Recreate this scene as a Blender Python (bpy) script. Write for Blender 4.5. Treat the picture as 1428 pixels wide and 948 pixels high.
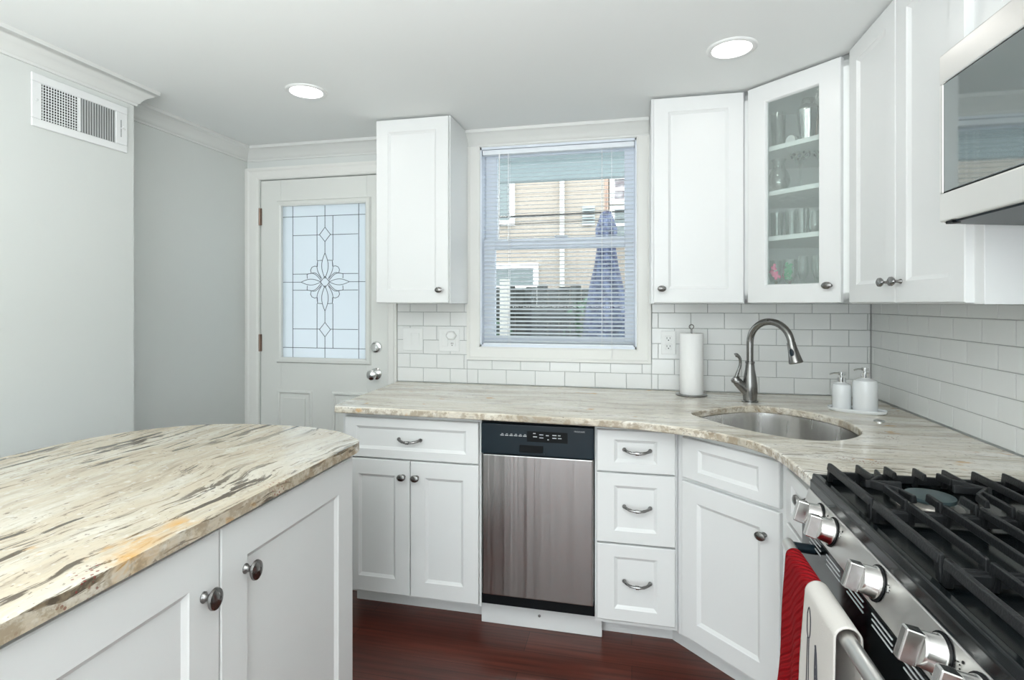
import bpy, bmesh, math, random
from mathutils import Vector, Matrix
for o in list(bpy.data.objects): bpy.data.objects.remove(o)
S = bpy.context.scene
COL = S.collection
PI = math.pi
random.seed(7)

# ------------------------------------------------------------ camera
cam_d = bpy.data.cameras.new('camera'); cam = bpy.data.objects.new('camera', cam_d); COL.objects.link(cam)
S.camera = cam
cam.location = (0, -2.8, 1.345)
cam.rotation_euler = (PI/2, 0, math.atan(167/753))
cam_d.sensor_width = 36; cam_d.lens = 753/1428*36
cam_d.shift_y = -51.5/1428
cam_d.clip_start = 0.02
# ------------------------------------------------------------ exposure / world
S.view_settings.view_transform = 'Standard'; S.view_settings.look = 'None'
S.view_settings.gamma = 1; S.view_settings.use_curve_mapping = False
S.view_settings.exposure = 0.26
W = bpy.data.worlds.new('sky'); S.world = W; W.use_nodes = True
W.node_tree.nodes['Background'].inputs[0].default_value = (0.93, 0.97, 1.0, 1)
W.node_tree.nodes['Background'].inputs[1].default_value = 4.6
CAN_E = 12.5        # emission strength of the recessed lamp discs
FILL_E = 108.0       # power of the added, unseen fill light aimed up at the ceiling
def area(name, loc, rot, sx, sy, e, col):
    l = bpy.data.lights.new(name, 'AREA'); l.shape = 'RECTANGLE'; l.size = sx; l.size_y = sy; l.energy = e; l.color = col
    o = bpy.data.objects.new(name, l); COL.objects.link(o); o.location = loc; o.rotation_euler = rot
    return o
area('added_ceiling_fill', (-0.45, -3.50, 1.30), (PI, 0, 0), 1.8, 1.2, FILL_E, (0.95, 0.985, 1.0))  # no fixture here; added behind the camera to stand in for bounced light

# ------------------------------------------------------------ materials
def mat(name, col, rough=0.5, metal=0.0, spec=0.5, coat=0, bump=None, emit=None, trans=0, ior=1.45, alpha=1):
    m = bpy.data.materials.new(name); m.use_nodes = True
    b = m.node_tree.nodes['Principled BSDF']
    b.inputs['Base Color'].default_value = (*col, 1); b.inputs['Roughness'].default_value = rough
    b.inputs['Metallic'].default_value = metal; b.inputs['Specular IOR Level'].default_value = spec
    b.inputs['Coat Weight'].default_value = coat; b.inputs['Coat Roughness'].default_value = .08
    b.inputs['Transmission Weight'].default_value = trans; b.inputs['IOR'].default_value = ior
    if emit:
        b.inputs['Emission Color'].default_value = (*emit[0], 1); b.inputs['Emission Strength'].default_value = emit[1]
    if bump:   # (scale xyz, strength, detail)
        N = m.node_tree.nodes; L = m.node_tree.links
        tc = N.new('ShaderNodeTexCoord'); mp = N.new('ShaderNodeMapping'); mp.inputs['Scale'].default_value = bump[0]
        nz = N.new('ShaderNodeTexNoise'); nz.inputs['Scale'].default_value = 1; nz.inputs['Detail'].default_value = bump[2] if len(bump) > 2 else 3
        bp = N.new('ShaderNodeBump'); bp.inputs['Strength'].default_value = bump[1]; bp.inputs['Distance'].default_value = .002
        L.new(tc.outputs['Object'], mp.inputs[0]); L.new(mp.outputs[0], nz.inputs['Vector']); L.new(nz.outputs[0], bp.inputs['Height']); L.new(bp.outputs[0], b.inputs['Normal'])
    return m
def ramp(N, stops, interp='LINEAR'):
    r = N.new('ShaderNodeValToRGB'); r.color_ramp.interpolation = interp
    e = r.color_ramp.elements
    while len(e) < len(stops): e.new(.5)
    for i, (p, c) in enumerate(stops):
        e[i].position = p; e[i].color = (*c, 1) if len(c) == 3 else c
    return r
def granite(name, along):
    m = bpy.data.materials.new(name); m.use_nodes = True; N = m.node_tree.nodes; L = m.node_tree.links
    b = N['Principled BSDF']; b.inputs['Roughness'].default_value = .12; b.inputs['Specular IOR Level'].default_value = .5
    tc = N.new('ShaderNodeTexCoord')
    w = N.new('ShaderNodeTexNoise'); w.inputs['Scale'].default_value = 2.2; w.inputs['Detail'].default_value = 3
    L.new(tc.outputs['Object'], w.inputs['Vector'])
    sub = N.new('ShaderNodeVectorMath'); sub.operation = 'SUBTRACT'; sub.inputs[1].default_value = (.5, .5, .5); L.new(w.outputs['Color'], sub.inputs[0])
    sc = N.new('ShaderNodeVectorMath'); sc.operation = 'SCALE'; sc.inputs['Scale'].default_value = .16; L.new(sub.outputs[0], sc.inputs[0])
    ad = N.new('ShaderNodeVectorMath'); ad.operation = 'ADD'; L.new(tc.outputs['Object'], ad.inputs[0]); L.new(sc.outputs[0], ad.inputs[1])
    def noise(sa, sx, detail=4, rough=.55, off=0):
        mp = N.new('ShaderNodeMapping'); mp.inputs['Scale'].default_value = (sa, sx, sx) if along == 'x' else (sx, sa, sx)
        mp.inputs['Location'].default_value = (off, off*1.7, off*.3)
        n = N.new('ShaderNodeTexNoise'); n.inputs['Scale'].default_value = 1; n.inputs['Detail'].default_value = detail; n.inputs['Roughness'].default_value = rough
        L.new(ad.outputs[0], mp.inputs[0]); L.new(mp.outputs[0], n.inputs['Vector']); return n.outputs[0]
    def mix(fac, a, c):
        x = N.new('ShaderNodeMix'); x.data_type = 'RGBA'
        L.new(fac, x.inputs[0])
        for s, v in ((6, a), (7, c)):
            if isinstance(v, tuple): x.inputs[s].default_value = (*v, 1)
            else: L.new(v, x.inputs[s])
        return x.outputs[2]
    def mul(a, c):
        x = N.new('ShaderNodeMath'); x.operation = 'MULTIPLY'; L.new(a, x.inputs[0])
        if isinstance(c, (int, float)): x.inputs[1].default_value = c
        else: L.new(c, x.inputs[1])
        return x.outputs[0]
    def th(src, lo, hi):
        r = N.new('ShaderNodeMapRange'); r.inputs[1].default_value = lo; r.inputs[2].default_value = hi; r.clamp = True
        r.interpolation_type = 'SMOOTHSTEP'; L.new(src, r.inputs[0]); return r.outputs[0]
    isl = along == 'y'
    base = ramp(N, [(.30, (.37, .34, .28)), (.40, (.56, .51, .42)), (.48, (.71, .655, .55)), (.60, (.80, .77, .70))] if along == 'x' else [(.30, (.34, .29, .22)), (.40, (.58, .50, .38)), (.48, (.57, .50, .385)), (.60, (.66, .62, .53))])
    L.new(noise(1.6, 11, 6, .62), base.inputs[0])
    col = base.outputs[0]
    col = mix(mul(th(noise(2.2, 30, 6, .65, 3.1), .50, .64), .62 if isl else .52), col, (.40, .35, .27))          # grey-olive bands
    col = mix(mul(th(noise(60, 120, 4, .75, 5.), .50, .68), .50), col, (.46, .41, .34))         # crystalline grain
    col = mix(mul(th(noise(45, 60, 2, .5, 8.), .60, .70), .35), col, (.78, .77, .73))
    # dark mica streaks, gathered in patches
    patch = th(noise(1.3, 3.2, 2, .5, 9.4), .34 if isl else .38, .50 if isl else .56)
    st = th(noise(2.3 if isl else 3.2, 34 if isl else 46, 6, .62, 12.), .558 if isl else .60, .605 if isl else .65)
    fine = th(noise(9, 95, 4, .6, 20.), .60, .66)
    col = mix(mul(mul(st, patch), .95 if isl else .6), col, (.075, .055, .035))
    col = mix(mul(mul(fine, patch), .75 if isl else .6), col, (.12, .09, .07))
    specks = th(noise(70, 110, 2, .5, 31.), .68, .72)
    col = mix(mul(specks, .7), col, (.12, .09, .08))
    # rust and garnet spots
    rust = mul(th(noise(10, 14, 3, .5, 40.), .66, .76), .8)
    col = mix(rust, col, (.55, .30, .08))
    if isl:      # ochre stain near the long edge
        for (qx, qy, qr) in ((-.868, -1.905, .045), (-.868, -1.975, .05), (-.838, -2.03, .05)):
            dn = N.new('ShaderNodeVectorMath'); dn.operation = 'DISTANCE'; dn.inputs[1].default_value = (qx, qy, .908); L.new(ad.outputs[0], dn.inputs[0])
            mrr = N.new('ShaderNodeMapRange'); mrr.inputs[1].default_value = qr; mrr.inputs[2].default_value = .0; L.new(dn.outputs['Value'], mrr.inputs[0])
            col = mix(mul(mul(mrr.outputs[0], th(noise(22, 40, 4, .6, 77.), .35, .6)), .95), col, (.60, .33, .08))
    vo = N.new('ShaderNodeTexVoronoi'); vo.inputs['Scale'].default_value = 105; L.new(tc.outputs['Object'], vo.inputs['Vector'])
    gr = N.new('ShaderNodeMath'); gr.operation = 'LESS_THAN'; gr.inputs[1].default_value = .27; L.new(vo.outputs['Distance'], gr.inputs[0])
    if isl:
        # garnets lie in a seam close to the long edge
        sx_ = N.new('ShaderNodeSeparateXYZ'); L.new(tc.outputs['Object'], sx_.inputs[0])
        seam = th(sx_.outputs[0], -.90, -.855)
        gmask = mul(mul(gr.outputs[0], seam), th(noise(9, 9, 2, .5, 52.), .53, .58))
    else:
        gmask = mul(gr.outputs[0], th(noise(3.5, 3.5, 2, .5, 61.), .66, .72))
    col = mix(mul(gmask, .85), col, (.22, .045, .04))
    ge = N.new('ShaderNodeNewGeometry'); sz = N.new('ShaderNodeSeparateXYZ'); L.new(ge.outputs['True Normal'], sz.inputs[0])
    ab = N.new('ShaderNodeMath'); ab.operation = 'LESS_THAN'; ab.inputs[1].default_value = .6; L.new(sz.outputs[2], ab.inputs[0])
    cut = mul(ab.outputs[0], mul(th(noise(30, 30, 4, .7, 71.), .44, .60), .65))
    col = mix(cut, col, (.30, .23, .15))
    L.new(col, b.inputs['Base Color'])
    return m
def steel(name, base=.60, rough=.27, vert=True, strength=.12, scale=(3, 3, 260), dist=.0006):
    m = bpy.data.materials.new(name); m.use_nodes = True; N = m.node_tree.nodes; L = m.node_tree.links
    b = N['Principled BSDF']; b.inputs['Metallic'].default_value = 1; b.inputs['Base Color'].default_value = (base, base*.985, base*.96, 1)
    tc = N.new('ShaderNodeTexCoord'); mp = N.new('ShaderNodeMapping'); mp.inputs['Scale'].default_value = scale
    n = N.new('ShaderNodeTexNoise'); n.inputs['Scale'].default_value = 1; n.inputs['Detail'].default_value = 3
    L.new(tc.outputs['Object'], mp.inputs[0]); L.new(mp.outputs[0], n.inputs['Vector'])
    r = N.new('ShaderNodeMapRange'); r.inputs[3].default_value = rough-.05; r.inputs[4].default_value = rough+.08; L.new(n.outputs[0], r.inputs[0]); L.new(r.outputs[0], b.inputs['Roughness'])
    bp = N.new('ShaderNodeBump'); bp.inputs['Strength'].default_value = strength; bp.inputs['Distance'].default_value = dist; L.new(n.outputs[0], bp.inputs['Height']); L.new(bp.outputs[0], b.inputs['Normal'])
    return m
def clear_glass(name, tint=(1, 1, 1), refl=.10, rough=.0, bump=None, edge=.35, light_veil=0):
    m = bpy.data.materials.new(name); m.use_nodes = True; N = m.node_tree.nodes; L = m.node_tree.links
    N.remove(N['Principled BSDF']); out = N['Material Output']
    t = N.new('ShaderNodeBsdfTransparent'); t.inputs[0].default_value = (*tint, 1)
    g = N.new('ShaderNodeBsdfGlossy'); g.inputs['Roughness'].default_value = rough; g.inputs[0].default_value = (.95, 1, .98, 1)
    lw = N.new('ShaderNodeLayerWeight'); lw.inputs[0].default_value = edge
    mr = N.new('ShaderNodeMapRange'); mr.inputs[3].default_value = refl*.35; mr.inputs[4].default_value = min(1, refl*6); L.new(lw.outputs['Facing'], mr.inputs[0])
    mx = N.new('ShaderNodeMixShader'); L.new(mr.outputs[0], mx.inputs[0]); L.new(t.outputs[0], mx.inputs[1]); L.new(g.outputs[0], mx.inputs[2]); L.new(mx.outputs[0], out.inputs[0])
    if light_veil:  # diffuse share puts a bright veil of light into the glass colour
        df = N.new('ShaderNodeBsdfDiffuse'); df.inputs[0].default_value = (.80, .86, .84, 1); m2 = N.new('ShaderNodeMixShader'); m2.inputs[0].default_value = light_veil
        L.new(mx.outputs[0], m2.inputs[1]); L.new(df.outputs[0], m2.inputs[2]); L.new(m2.outputs[0], out.inputs[0])
    if bump:
        tc = N.new('ShaderNodeTexCoord'); n = N.new('ShaderNodeTexNoise'); n.inputs['Scale'].default_value = bump[0]; n.inputs['Detail'].default_value = 3
        bp = N.new('ShaderNodeBump'); bp.inputs['Strength'].default_value = bump[1]; bp.inputs['Distance'].default_value = .002
        L.new(tc.outputs['Object'], n.inputs['Vector']); L.new(n.outputs[0], bp.inputs['Height']); L.new(bp.outputs[0], g.inputs['Normal'])
    return m
def wood_floor():
    m = bpy.data.materials.new('floor_wood'); m.use_nodes = True; N = m.node_tree.nodes; L = m.node_tree.links
    b = N['Principled BSDF']; b.inputs['Roughness'].default_value = .28
    tc = N.new('ShaderNodeTexCoord')
    br = N.new('ShaderNodeTexBrick'); br.inputs['Scale'].default_value = 1; br.inputs['Brick Width'].default_value = 1.1; br.inputs['Row Height'].default_value = .125
    br.inputs['Mortar Size'].default_value = .0012; br.offset = .37; br.offset_frequency = 2
    br.inputs['Color1'].default_value = (.072, .019, .013, 1); br.inputs['Color2'].default_value = (.115, .032, .021, 1); br.inputs['Mortar'].default_value = (.02, .006, .004, 1)
    L.new(tc.outputs['Object'], br.inputs['Vector'])
    mp = N.new('ShaderNodeMapping'); mp.inputs['Scale'].default_value = (2.2, 55, 1); L.new(tc.outputs['Object'], mp.inputs[0])
    n = N.new('ShaderNodeTexNoise'); n.inputs['Scale'].default_value = 1; n.inputs['Detail'].default_value = 6; L.new(mp.outputs[0], n.inputs['Vector'])
    rp = ramp(N, [(.3, (.55, .55, .55)), (.7, (1.5, 1.35, 1.3))]); L.new(n.outputs[0], rp.inputs[0])
    mx = N.new('ShaderNodeMix'); mx.data_type = 'RGBA'; mx.blend_type = 'MULTIPLY'; mx.inputs[0].default_value = 1
    L.new(br.outputs['Color'], mx.inputs[6]); L.new(rp.outputs[0], mx.inputs[7]); L.new(mx.outputs[2], b.inputs['Base Color'])
    bp = N.new('ShaderNodeBump'); bp.inputs['Strength'].default_value = .25; bp.inputs['Distance'].default_value = .001; L.new(n.outputs[0], bp.inputs['Height']); L.new(bp.outputs[0], b.inputs['Normal'])
    return m
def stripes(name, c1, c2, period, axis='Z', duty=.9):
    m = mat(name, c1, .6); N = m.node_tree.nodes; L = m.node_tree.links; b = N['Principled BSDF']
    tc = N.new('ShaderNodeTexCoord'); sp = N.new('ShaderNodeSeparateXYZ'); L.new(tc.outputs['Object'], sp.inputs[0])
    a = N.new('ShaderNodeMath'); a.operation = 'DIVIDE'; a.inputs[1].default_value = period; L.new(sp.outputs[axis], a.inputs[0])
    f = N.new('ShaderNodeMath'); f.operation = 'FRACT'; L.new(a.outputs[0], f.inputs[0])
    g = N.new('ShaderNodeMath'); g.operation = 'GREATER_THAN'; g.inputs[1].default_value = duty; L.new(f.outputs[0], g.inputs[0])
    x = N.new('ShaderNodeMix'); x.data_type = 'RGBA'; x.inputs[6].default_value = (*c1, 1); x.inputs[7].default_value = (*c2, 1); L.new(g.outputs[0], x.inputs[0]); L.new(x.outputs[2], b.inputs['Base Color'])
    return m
def mottle(name, c1, c2, scale=8, rough=.7):
    m = mat(name, c1, rough); N = m.node_tree.nodes; L = m.node_tree.links
    tc = N.new('ShaderNodeTexCoord'); n = N.new('ShaderNodeTexNoise'); n.inputs['Scale'].default_value = scale; n.inputs['Detail'].default_value = 5
    r = ramp(N, [(.4, c1), (.6, c2)]); L.new(tc.outputs['Object'], n.inputs['Vector']); L.new(n.outputs[0], r.inputs[0]); L.new(r.outputs[0], N['Principled BSDF'].inputs['Base Color'])
    return m
M = {}
M['wall'] = mat('wall_paint', (.67, .69, .67), .75, bump=((90, 90, 90), .05))
M['ceil'] = mat('ceiling_paint', (.82, .84, .83), .85, bump=((60, 60, 60), .04))
M['trim'] = mat('trim_paint', (.78, .78, .75), .38)
M['door'] = mat('door_paint', (.74, .75, .72), .4)
M['cab'] = mat('cabinet_paint', (.76, .77, .765), .32, bump=((6, 6, 6), .03))
M['cabin'] = mat('cabinet_interior_paint', (.93, .95, .94), .5)
M['tile'] = mat('tile_glaze', (.78, .79, .78), .12, bump=((18, 18, 18), .12, 1))
M['grout'] = mat('grout', (.36, .37, .37), .9)
M['granite'] = granite('granite_main', 'x')
M['granite_isl'] = granite('granite_island', 'y')
M['floor'] = wood_floor()
M['steel'] = steel('brushed_steel', .56, .27, scale=(160, 160, 2.5), strength=.10)
M['dwsteel'] = steel('dishwasher_steel', .38, .20, scale=(15, 15, .10), strength=.6, dist=.006)
M['rsteel'] = steel('range_steel', .70, .30, scale=(160, 3, 160), strength=.08)
M['sinksteel'] = steel('sink_steel', .62, .24, scale=(40, 40, 3), strength=.2)
M['chrome'] = mat('polished_chrome', (.75, .75, .75), .09, 1)
M['nickel'] = steel('brushed_nickel', .26, .24, scale=(30, 30, 30), strength=.05)
M['knobm'] = steel('satin_nickel', .25, .26, scale=(40, 40, 40), strength=.08)
M['rknob'] = steel('range_knob_steel', .62, .20, scale=(120, 120, 120), strength=.05)
M['pewter'] = steel('aged_pewter', .27, .27, scale=(60, 60, 60), strength=.3)
M['black'] = mat('black_enamel', (.004, .006, .007), .14, spec=.4)
M['iron'] = mat('cast_iron', (.010, .011, .012), .42, spec=.38, bump=((240, 240, 240), .35))
M['blackpl'] = mat('black_plastic', (.008, .017, .024), .30, spec=.3)
M['blackpl2'] = mat('black_plastic_recess', (.003, .004, .005), .5, spec=.2)
M['mark'] = mat('printed_marks', (.55, .57, .58), .5)
M['dark'] = mat('dark_void', (.02, .02, .02), .8)
M['mwglass'] = mat('oven_glass', (.030, .040, .040), .03, spec=1.0)
M['mwsteel'] = steel('microwave_steel', .88, .36, scale=(160, 3, 160), strength=.06)
M['mwwin'] = mat('microwave_window_glass', (.29, .32, .32), .04, .75, spec=1.0)
M['capblack'] = mat('burner_cap_enamel', (.05, .075, .08), .30)
M['alu'] = mat('burner_aluminium', (.6, .58, .55), .35, 1)
M['frost'] = None
M['cam'] = mat('door_came_lead', (.10, .11, .12), .4, .6)
M['white'] = mat('white_plastic', (.80, .81, .80), .35)
M['slat'] = mat('blind_vinyl', (.80, .84, .88), .35)
M['vinyl'] = mat('window_vinyl', (.74, .79, .86), .35)
M['cord'] = mat('white_cord', (.85, .86, .87), .6)
M['ceramic'] = mat('white_ceramic', (.80, .82, .83), .12, coat=.3)
M['paper'] = mat('paper_towel', (.86, .86, .85), .95, bump=((220, 220, 220), .25))
M['redcloth'] = None
M['teacloth'] = mat('tea_towel_cotton', (.60, .575, .54), .9, bump=((500, 500, 500), .4))
M['ink'] = mat('towel_ink', (.05, .05, .06), .9)
M['hinge'] = mat('hinge_bronze', (.28, .20, .16), .35, .9)
M['glass'] = clear_glass('window_glass', (.96, .98, .98), .03)
M['ware'] = clear_glass('drinking_glass', (.985, .995, .99), .13, .05, edge=.55)
M['seedy'] = clear_glass('seeded_cabinet_glass', (.95, .98, .97), .11, .10, bump=(70, .55), light_veil=.09)
M['pink'] = mat('pink_enamel', (.85, .05, .25), .3); M['green'] = mat('green_enamel', (.01, .30, .11), .3)
M['gold'] = mat('amber_glass', (.5, .35, .12), .2); M['rose'] = mat('rose_glass', (.45, .08, .16), .2)
M['lamp'] = mat('lamp_lens', (1, 1, 1), .5, emit=((1.0, .965, .92), CAN_E))
M['vent'] = mat('register_enamel', (.80, .81, .81), .35)
M['ventg'] = mat('register_louver_enamel', (.66, .68, .68), .4)
M['crown'] = mat('crown_paint', (.70, .71, .69), .5)
def frost():
    m = bpy.data.materials.new('frosted_door_glass'); m.use_nodes = True; N = m.node_tree.nodes; L = m.node_tree.links
    N.remove(N['Principled BSDF']); out = N['Material Output']
    d = N.new('ShaderNodeBsdfDiffuse'); d.inputs[0].default_value = (.66, .72, .75, 1)
    t = N.new('ShaderNodeBsdfTranslucent'); t.inputs[0].default_value = (.93, .97, 1, 1)
    g = N.new('ShaderNodeBsdfGlossy'); g.inputs['Roughness'].default_value = .12
    a = N.new('ShaderNodeMixShader'); a.inputs[0].default_value = .75; L.new(d.outputs[0], a.inputs[1]); L.new(t.outputs[0], a.inputs[2])
    c = N.new('ShaderNodeMixShader'); c.inputs[0].default_value = .05; L.new(a.outputs[0], c.inputs[1]); L.new(g.outputs[0], c.inputs[2]); L.new(c.outputs[0], out.inputs[0])
    return m
M['frost'] = frost()
def redcloth():
    m = mat('red_terry_weave', (.44, .006, .012), .9); N = m.node_tree.nodes; L = m.node_tree.links; b = N['Principled BSDF']
    tc = N.new('ShaderNodeTexCoord')
    w = N.new('ShaderNodeTexWave'); w.wave_type = 'BANDS'; w.bands_direction = 'DIAGONAL'; w.inputs['Scale'].default_value = 34; w.inputs['Distortion'].default_value = 1.2; w.inputs['Detail'].default_value = 1; w.inputs['Detail Scale'].default_value = 12
    L.new(tc.outputs['Object'], w.inputs['Vector'])
    bp = N.new('ShaderNodeBump'); bp.inputs['Strength'].default_value = 1; bp.inputs['Distance'].default_value = .014; L.new(w.outputs[1], bp.inputs['Height']); L.new(bp.outputs[0], b.inputs['Normal'])
    b.inputs['Specular IOR Level'].default_value = .2
    return m
M['redcloth'] = redcloth()
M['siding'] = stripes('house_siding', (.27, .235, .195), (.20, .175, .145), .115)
M['beam'] = mat('porch_soffit_paint', (.36, .42, .43), .7)
M['fence'] = mottle('dark_fence_wood', (.008, .010, .008), (.035, .038, .035), 5)
M['umb'] = mottle('umbrella_canvas', (.013, .018, .05), (.065, .085, .15), 14)
M['leaf'] = mottle('leaf', (.03, .07, .035), (.10, .18, .12), 10)
M['hpane'] = mat('house_window_glass', (.13, .16, .16), .3)
M['hstone'] = mottle('house_brick', (.16, .14, .15), (.34, .32, .33), 10)
M['patio'] = mottle('patio_paving', (.16, .17, .17), (.34, .35, .35), 3)
M['umbdark'] = mat('dark_resin', (.010, .012, .013), .6)
M['teal'] = mottle('patio_cover_cloth', (.16, .34, .42), (.42, .62, .66), 4)
M['ltwood'] = mat('weathered_post', (.45, .44, .40), .8)

# ------------------------------------------------------------ mesh helpers
class MB:
    def __init__(s): s.v = []; s.f = []; s.mi = []; s.cur = 0
    def add(s, vs, fs):
        n = len(s.v); s.v += [tuple(v) for v in vs]; s.f += [tuple(i+n for i in f) for f in fs]; s.mi += [s.cur]*len(fs); return s
    def box(s, x0, y0, z0, x1, y1, z1):
        x0, x1 = min(x0, x1), max(x0, x1); y0, y1 = min(y0, y1), max(y0, y1); z0, z1 = min(z0, z1), max(z0, z1)
        return s.add([(x0,y0,z0),(x1,y0,z0),(x1,y1,z0),(x0,y1,z0),(x0,y0,z1),(x1,y0,z1),(x1,y1,z1),(x0,y1,z1)],
                     [(0,3,2,1),(4,5,6,7),(0,1,5,4),(1,2,6,5),(2,3,7,6),(3,0,4,7)])
    def hexa(s, vs):   # 8 corners bottom 4 then top 4
        return s.add(vs, [(0,3,2,1),(4,5,6,7),(0,1,5,4),(1,2,6,5),(2,3,7,6),(3,0,4,7)])
    def tube(s, pts, r, seg=10, closed=False, flat=1.0):
        pts = [Vector(p) for p in pts]; n = len(pts); rs = r if isinstance(r, (list, tuple)) else [r]*n
        vs = []; nrm = None
        for i, p in enumerate(pts):
            if closed: t = pts[(i+1) % n]-pts[i-1]
            else: t = pts[min(i+1, n-1)]-pts[max(i-1, 0)]
            if t.length < 1e-9: t = Vector((0, 0, 1))
            t.normalize()
            if nrm is None:
                a = Vector((0, 0, 1)) if abs(t.z) < .9 else Vector((1, 0, 0)); nrm = (a-t*a.dot(t)).normalized()
            else:
                nrm = nrm-t*nrm.dot(t); nrm.normalize()
            bn = t.cross(nrm)
            for k in range(seg):
                q = 2*PI*k/seg; vs.append(p+nrm*math.cos(q)*rs[i]+bn*math.sin(q)*rs[i]*flat)
        fs = []
        m = n if closed else n-1
        for i in range(m):
            for k in range(seg):
                a = i*seg+k; b = i*seg+(k+1) % seg; j = (i+1) % n; fs.append((a, b, j*seg+(k+1) % seg, j*seg+k))
        if not closed: fs += [tuple(range(seg-1, -1, -1)), tuple((n-1)*seg+k for k in range(seg))]
        return s.add(vs, fs)
    def lathe(s, prof, seg=32, mtx=None, sx=1, sy=1, cap=True):   # prof: (r, z) list
        mtx = mtx or Matrix(); vs = []; fs = []
        for r, z in prof:
            for k in range(seg):
                q = 2*PI*k/seg; vs.append(mtx @ Vector((r*sx*math.cos(q), r*sy*math.sin(q), z)))
        for i in range(len(prof)-1):
            for k in range(seg): fs.append((i*seg+k, i*seg+(k+1) % seg, (i+1)*seg+(k+1) % seg, (i+1)*seg+k))
        if cap:
            if prof[0][0] > 1e-6: fs.append(tuple(range(seg-1, -1, -1)))
            if prof[-1][0] > 1e-6: fs.append(tuple((len(prof)-1)*seg+k for k in range(seg)))
        return s.add(vs, fs)
    def prism(s, poly, z0, z1):
        n = len(poly); return s.add([(x, y, z0) for x, y in poly]+[(x, y, z1) for x, y in poly],
            [tuple(range(n-1, -1, -1)), tuple(range(n, 2*n))]+[(i, (i+1) % n, n+(i+1) % n, n+i) for i in range(n)])
    def sweep(s, path, prof, closed=False):   # path 2D (x,y); prof (out, z); out = to the right side of travel; mitred
        P = [Vector(p) for p in path]; n = len(P); vs = []; k = len(prof)
        for i in range(n):
            d1 = (P[i]-P[i-1]).normalized() if i > 0 or closed else (P[1]-P[0]).normalized()
            d2 = (P[(i+1) % n]-P[i]).normalized() if i < n-1 or closed else d1
            n1 = Vector((d1.y, -d1.x)); n2 = Vector((d2.y, -d2.x)); mm = (n1+n2)/(1+n1.dot(n2))
            for o, z in prof: vs.append((P[i].x+mm.x*o, P[i].y+mm.y*o, z))
        fs = []
        for i in range(n if closed else n-1):
            for j in range(k): fs.append((i*k+j, i*k+(j+1) % k, ((i+1) % n)*k+(j+1) % k, ((i+1) % n)*k+j))
        if not closed: fs += [tuple(range(k)), tuple((n-1)*k+j for j in range(k-1, -1, -1))]
        return s.add(vs, fs)
    def build(s, name, m, parent=None, smooth=False, bevel=0, loc=None, rotz=0, seg=2, sub=0):
        me = bpy.data.meshes.new(name); me.from_pydata(s.v, [], s.f)
        ms = m if isinstance(m, (list, tuple)) else [m]
        for q in ms: me.materials.append(M[q] if isinstance(q, str) else q)
        for p, i in zip(me.polygons, s.mi): p.material_index = i
        bm = bmesh.new(); bm.from_mesh(me); bmesh.ops.recalc_face_normals(bm, faces=bm.faces); bm.to_mesh(me); bm.free()
        if smooth:
            me.polygons.foreach_set('use_smooth', [True]*len(me.polygons))
            me.set_sharp_from_angle(angle=math.radians(42)) if hasattr(me, 'set_sharp_from_angle') else None
        o = bpy.data.objects.new(name, me); COL.objects.link(o)
        if parent: o.parent = parent
        if loc: o.location = loc
        if rotz: o.rotation_euler = (0, 0, rotz)
        if bevel:
            b = o.modifiers.new('bevel', 'BEVEL'); b.width = bevel; b.segments = seg; b.limit_method = 'ANGLE'; b.angle_limit = math.radians(35)
            b.harden_normals = False
        if sub:
            b = o.modifiers.new('subd', 'SUBSURF'); b.levels = sub; b.render_levels = sub
        return o
def thing(name, label, cat, loc=(0, 0, 0), rotz=0, group=None):
    o = bpy.data.objects.new(name, None); COL.objects.link(o); o.empty_display_size = .05
    o.location = loc; o.rotation_euler = (0, 0, rotz); return tag(o, label, cat, group)
def tag(o, label, cat, group=None):
    o['label'] = label; o['category'] = cat
    if group: o['group'] = group
    return o
def struct(o): o['kind'] = 'structure'; return o
def copy_tree(o, parent=None):
    c = o.copy(); COL.objects.link(c)
    if parent: c.parent = parent
    for ch in [x for x in bpy.data.objects if x.parent == o]: copy_tree(ch, c)
    return c
def catmull(P, n=6, closed=False):
    P = [Vector(p) for p in P]; out = []; N = len(P)
    rng = range(N) if closed else range(N-1)
    for i in rng:
        a = P[(i-1) % N] if closed or i > 0 else P[0]; b = P[i]; c = P[(i+1) % N]; d = P[(i+2) % N] if closed or i < N-2 else P[-1]
        for k in range(n):
            t = k/n; out.append(.5*((2*b)+(c-a)*t+(2*a-5*b+4*c-d)*t*t+(3*b-a-3*c+d)*t**3))
    if not closed: out.append(P[-1])
    return out
def plane_mtx(loc, normal, up=(0, 0, 1)):    # local z -> normal
    z = Vector(normal).normalized(); x = Vector(up).cross(z)
    if x.length < 1e-5: x = Vector((1, 0, 0))
    x.normalize(); y = z.cross(x); m = Matrix((x, y, z)).transposed().to_4x4(); m.translation = Vector(loc); return m

# ============================================================ STRUCTURE
CZ = 2.26; XL = -2.237; XN = -2.067; XR = 1.086; YJ = -.907; YB = -5.7
struct(MB().box(XL-.1, YB-.1, -.05, XR+.1, .12, 0).build('floor', 'floor'))
struct(MB().box(XL-.1, YB-.1, CZ, XR+.1, .12, CZ+.1).build('ceiling', 'ceil'))
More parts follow.
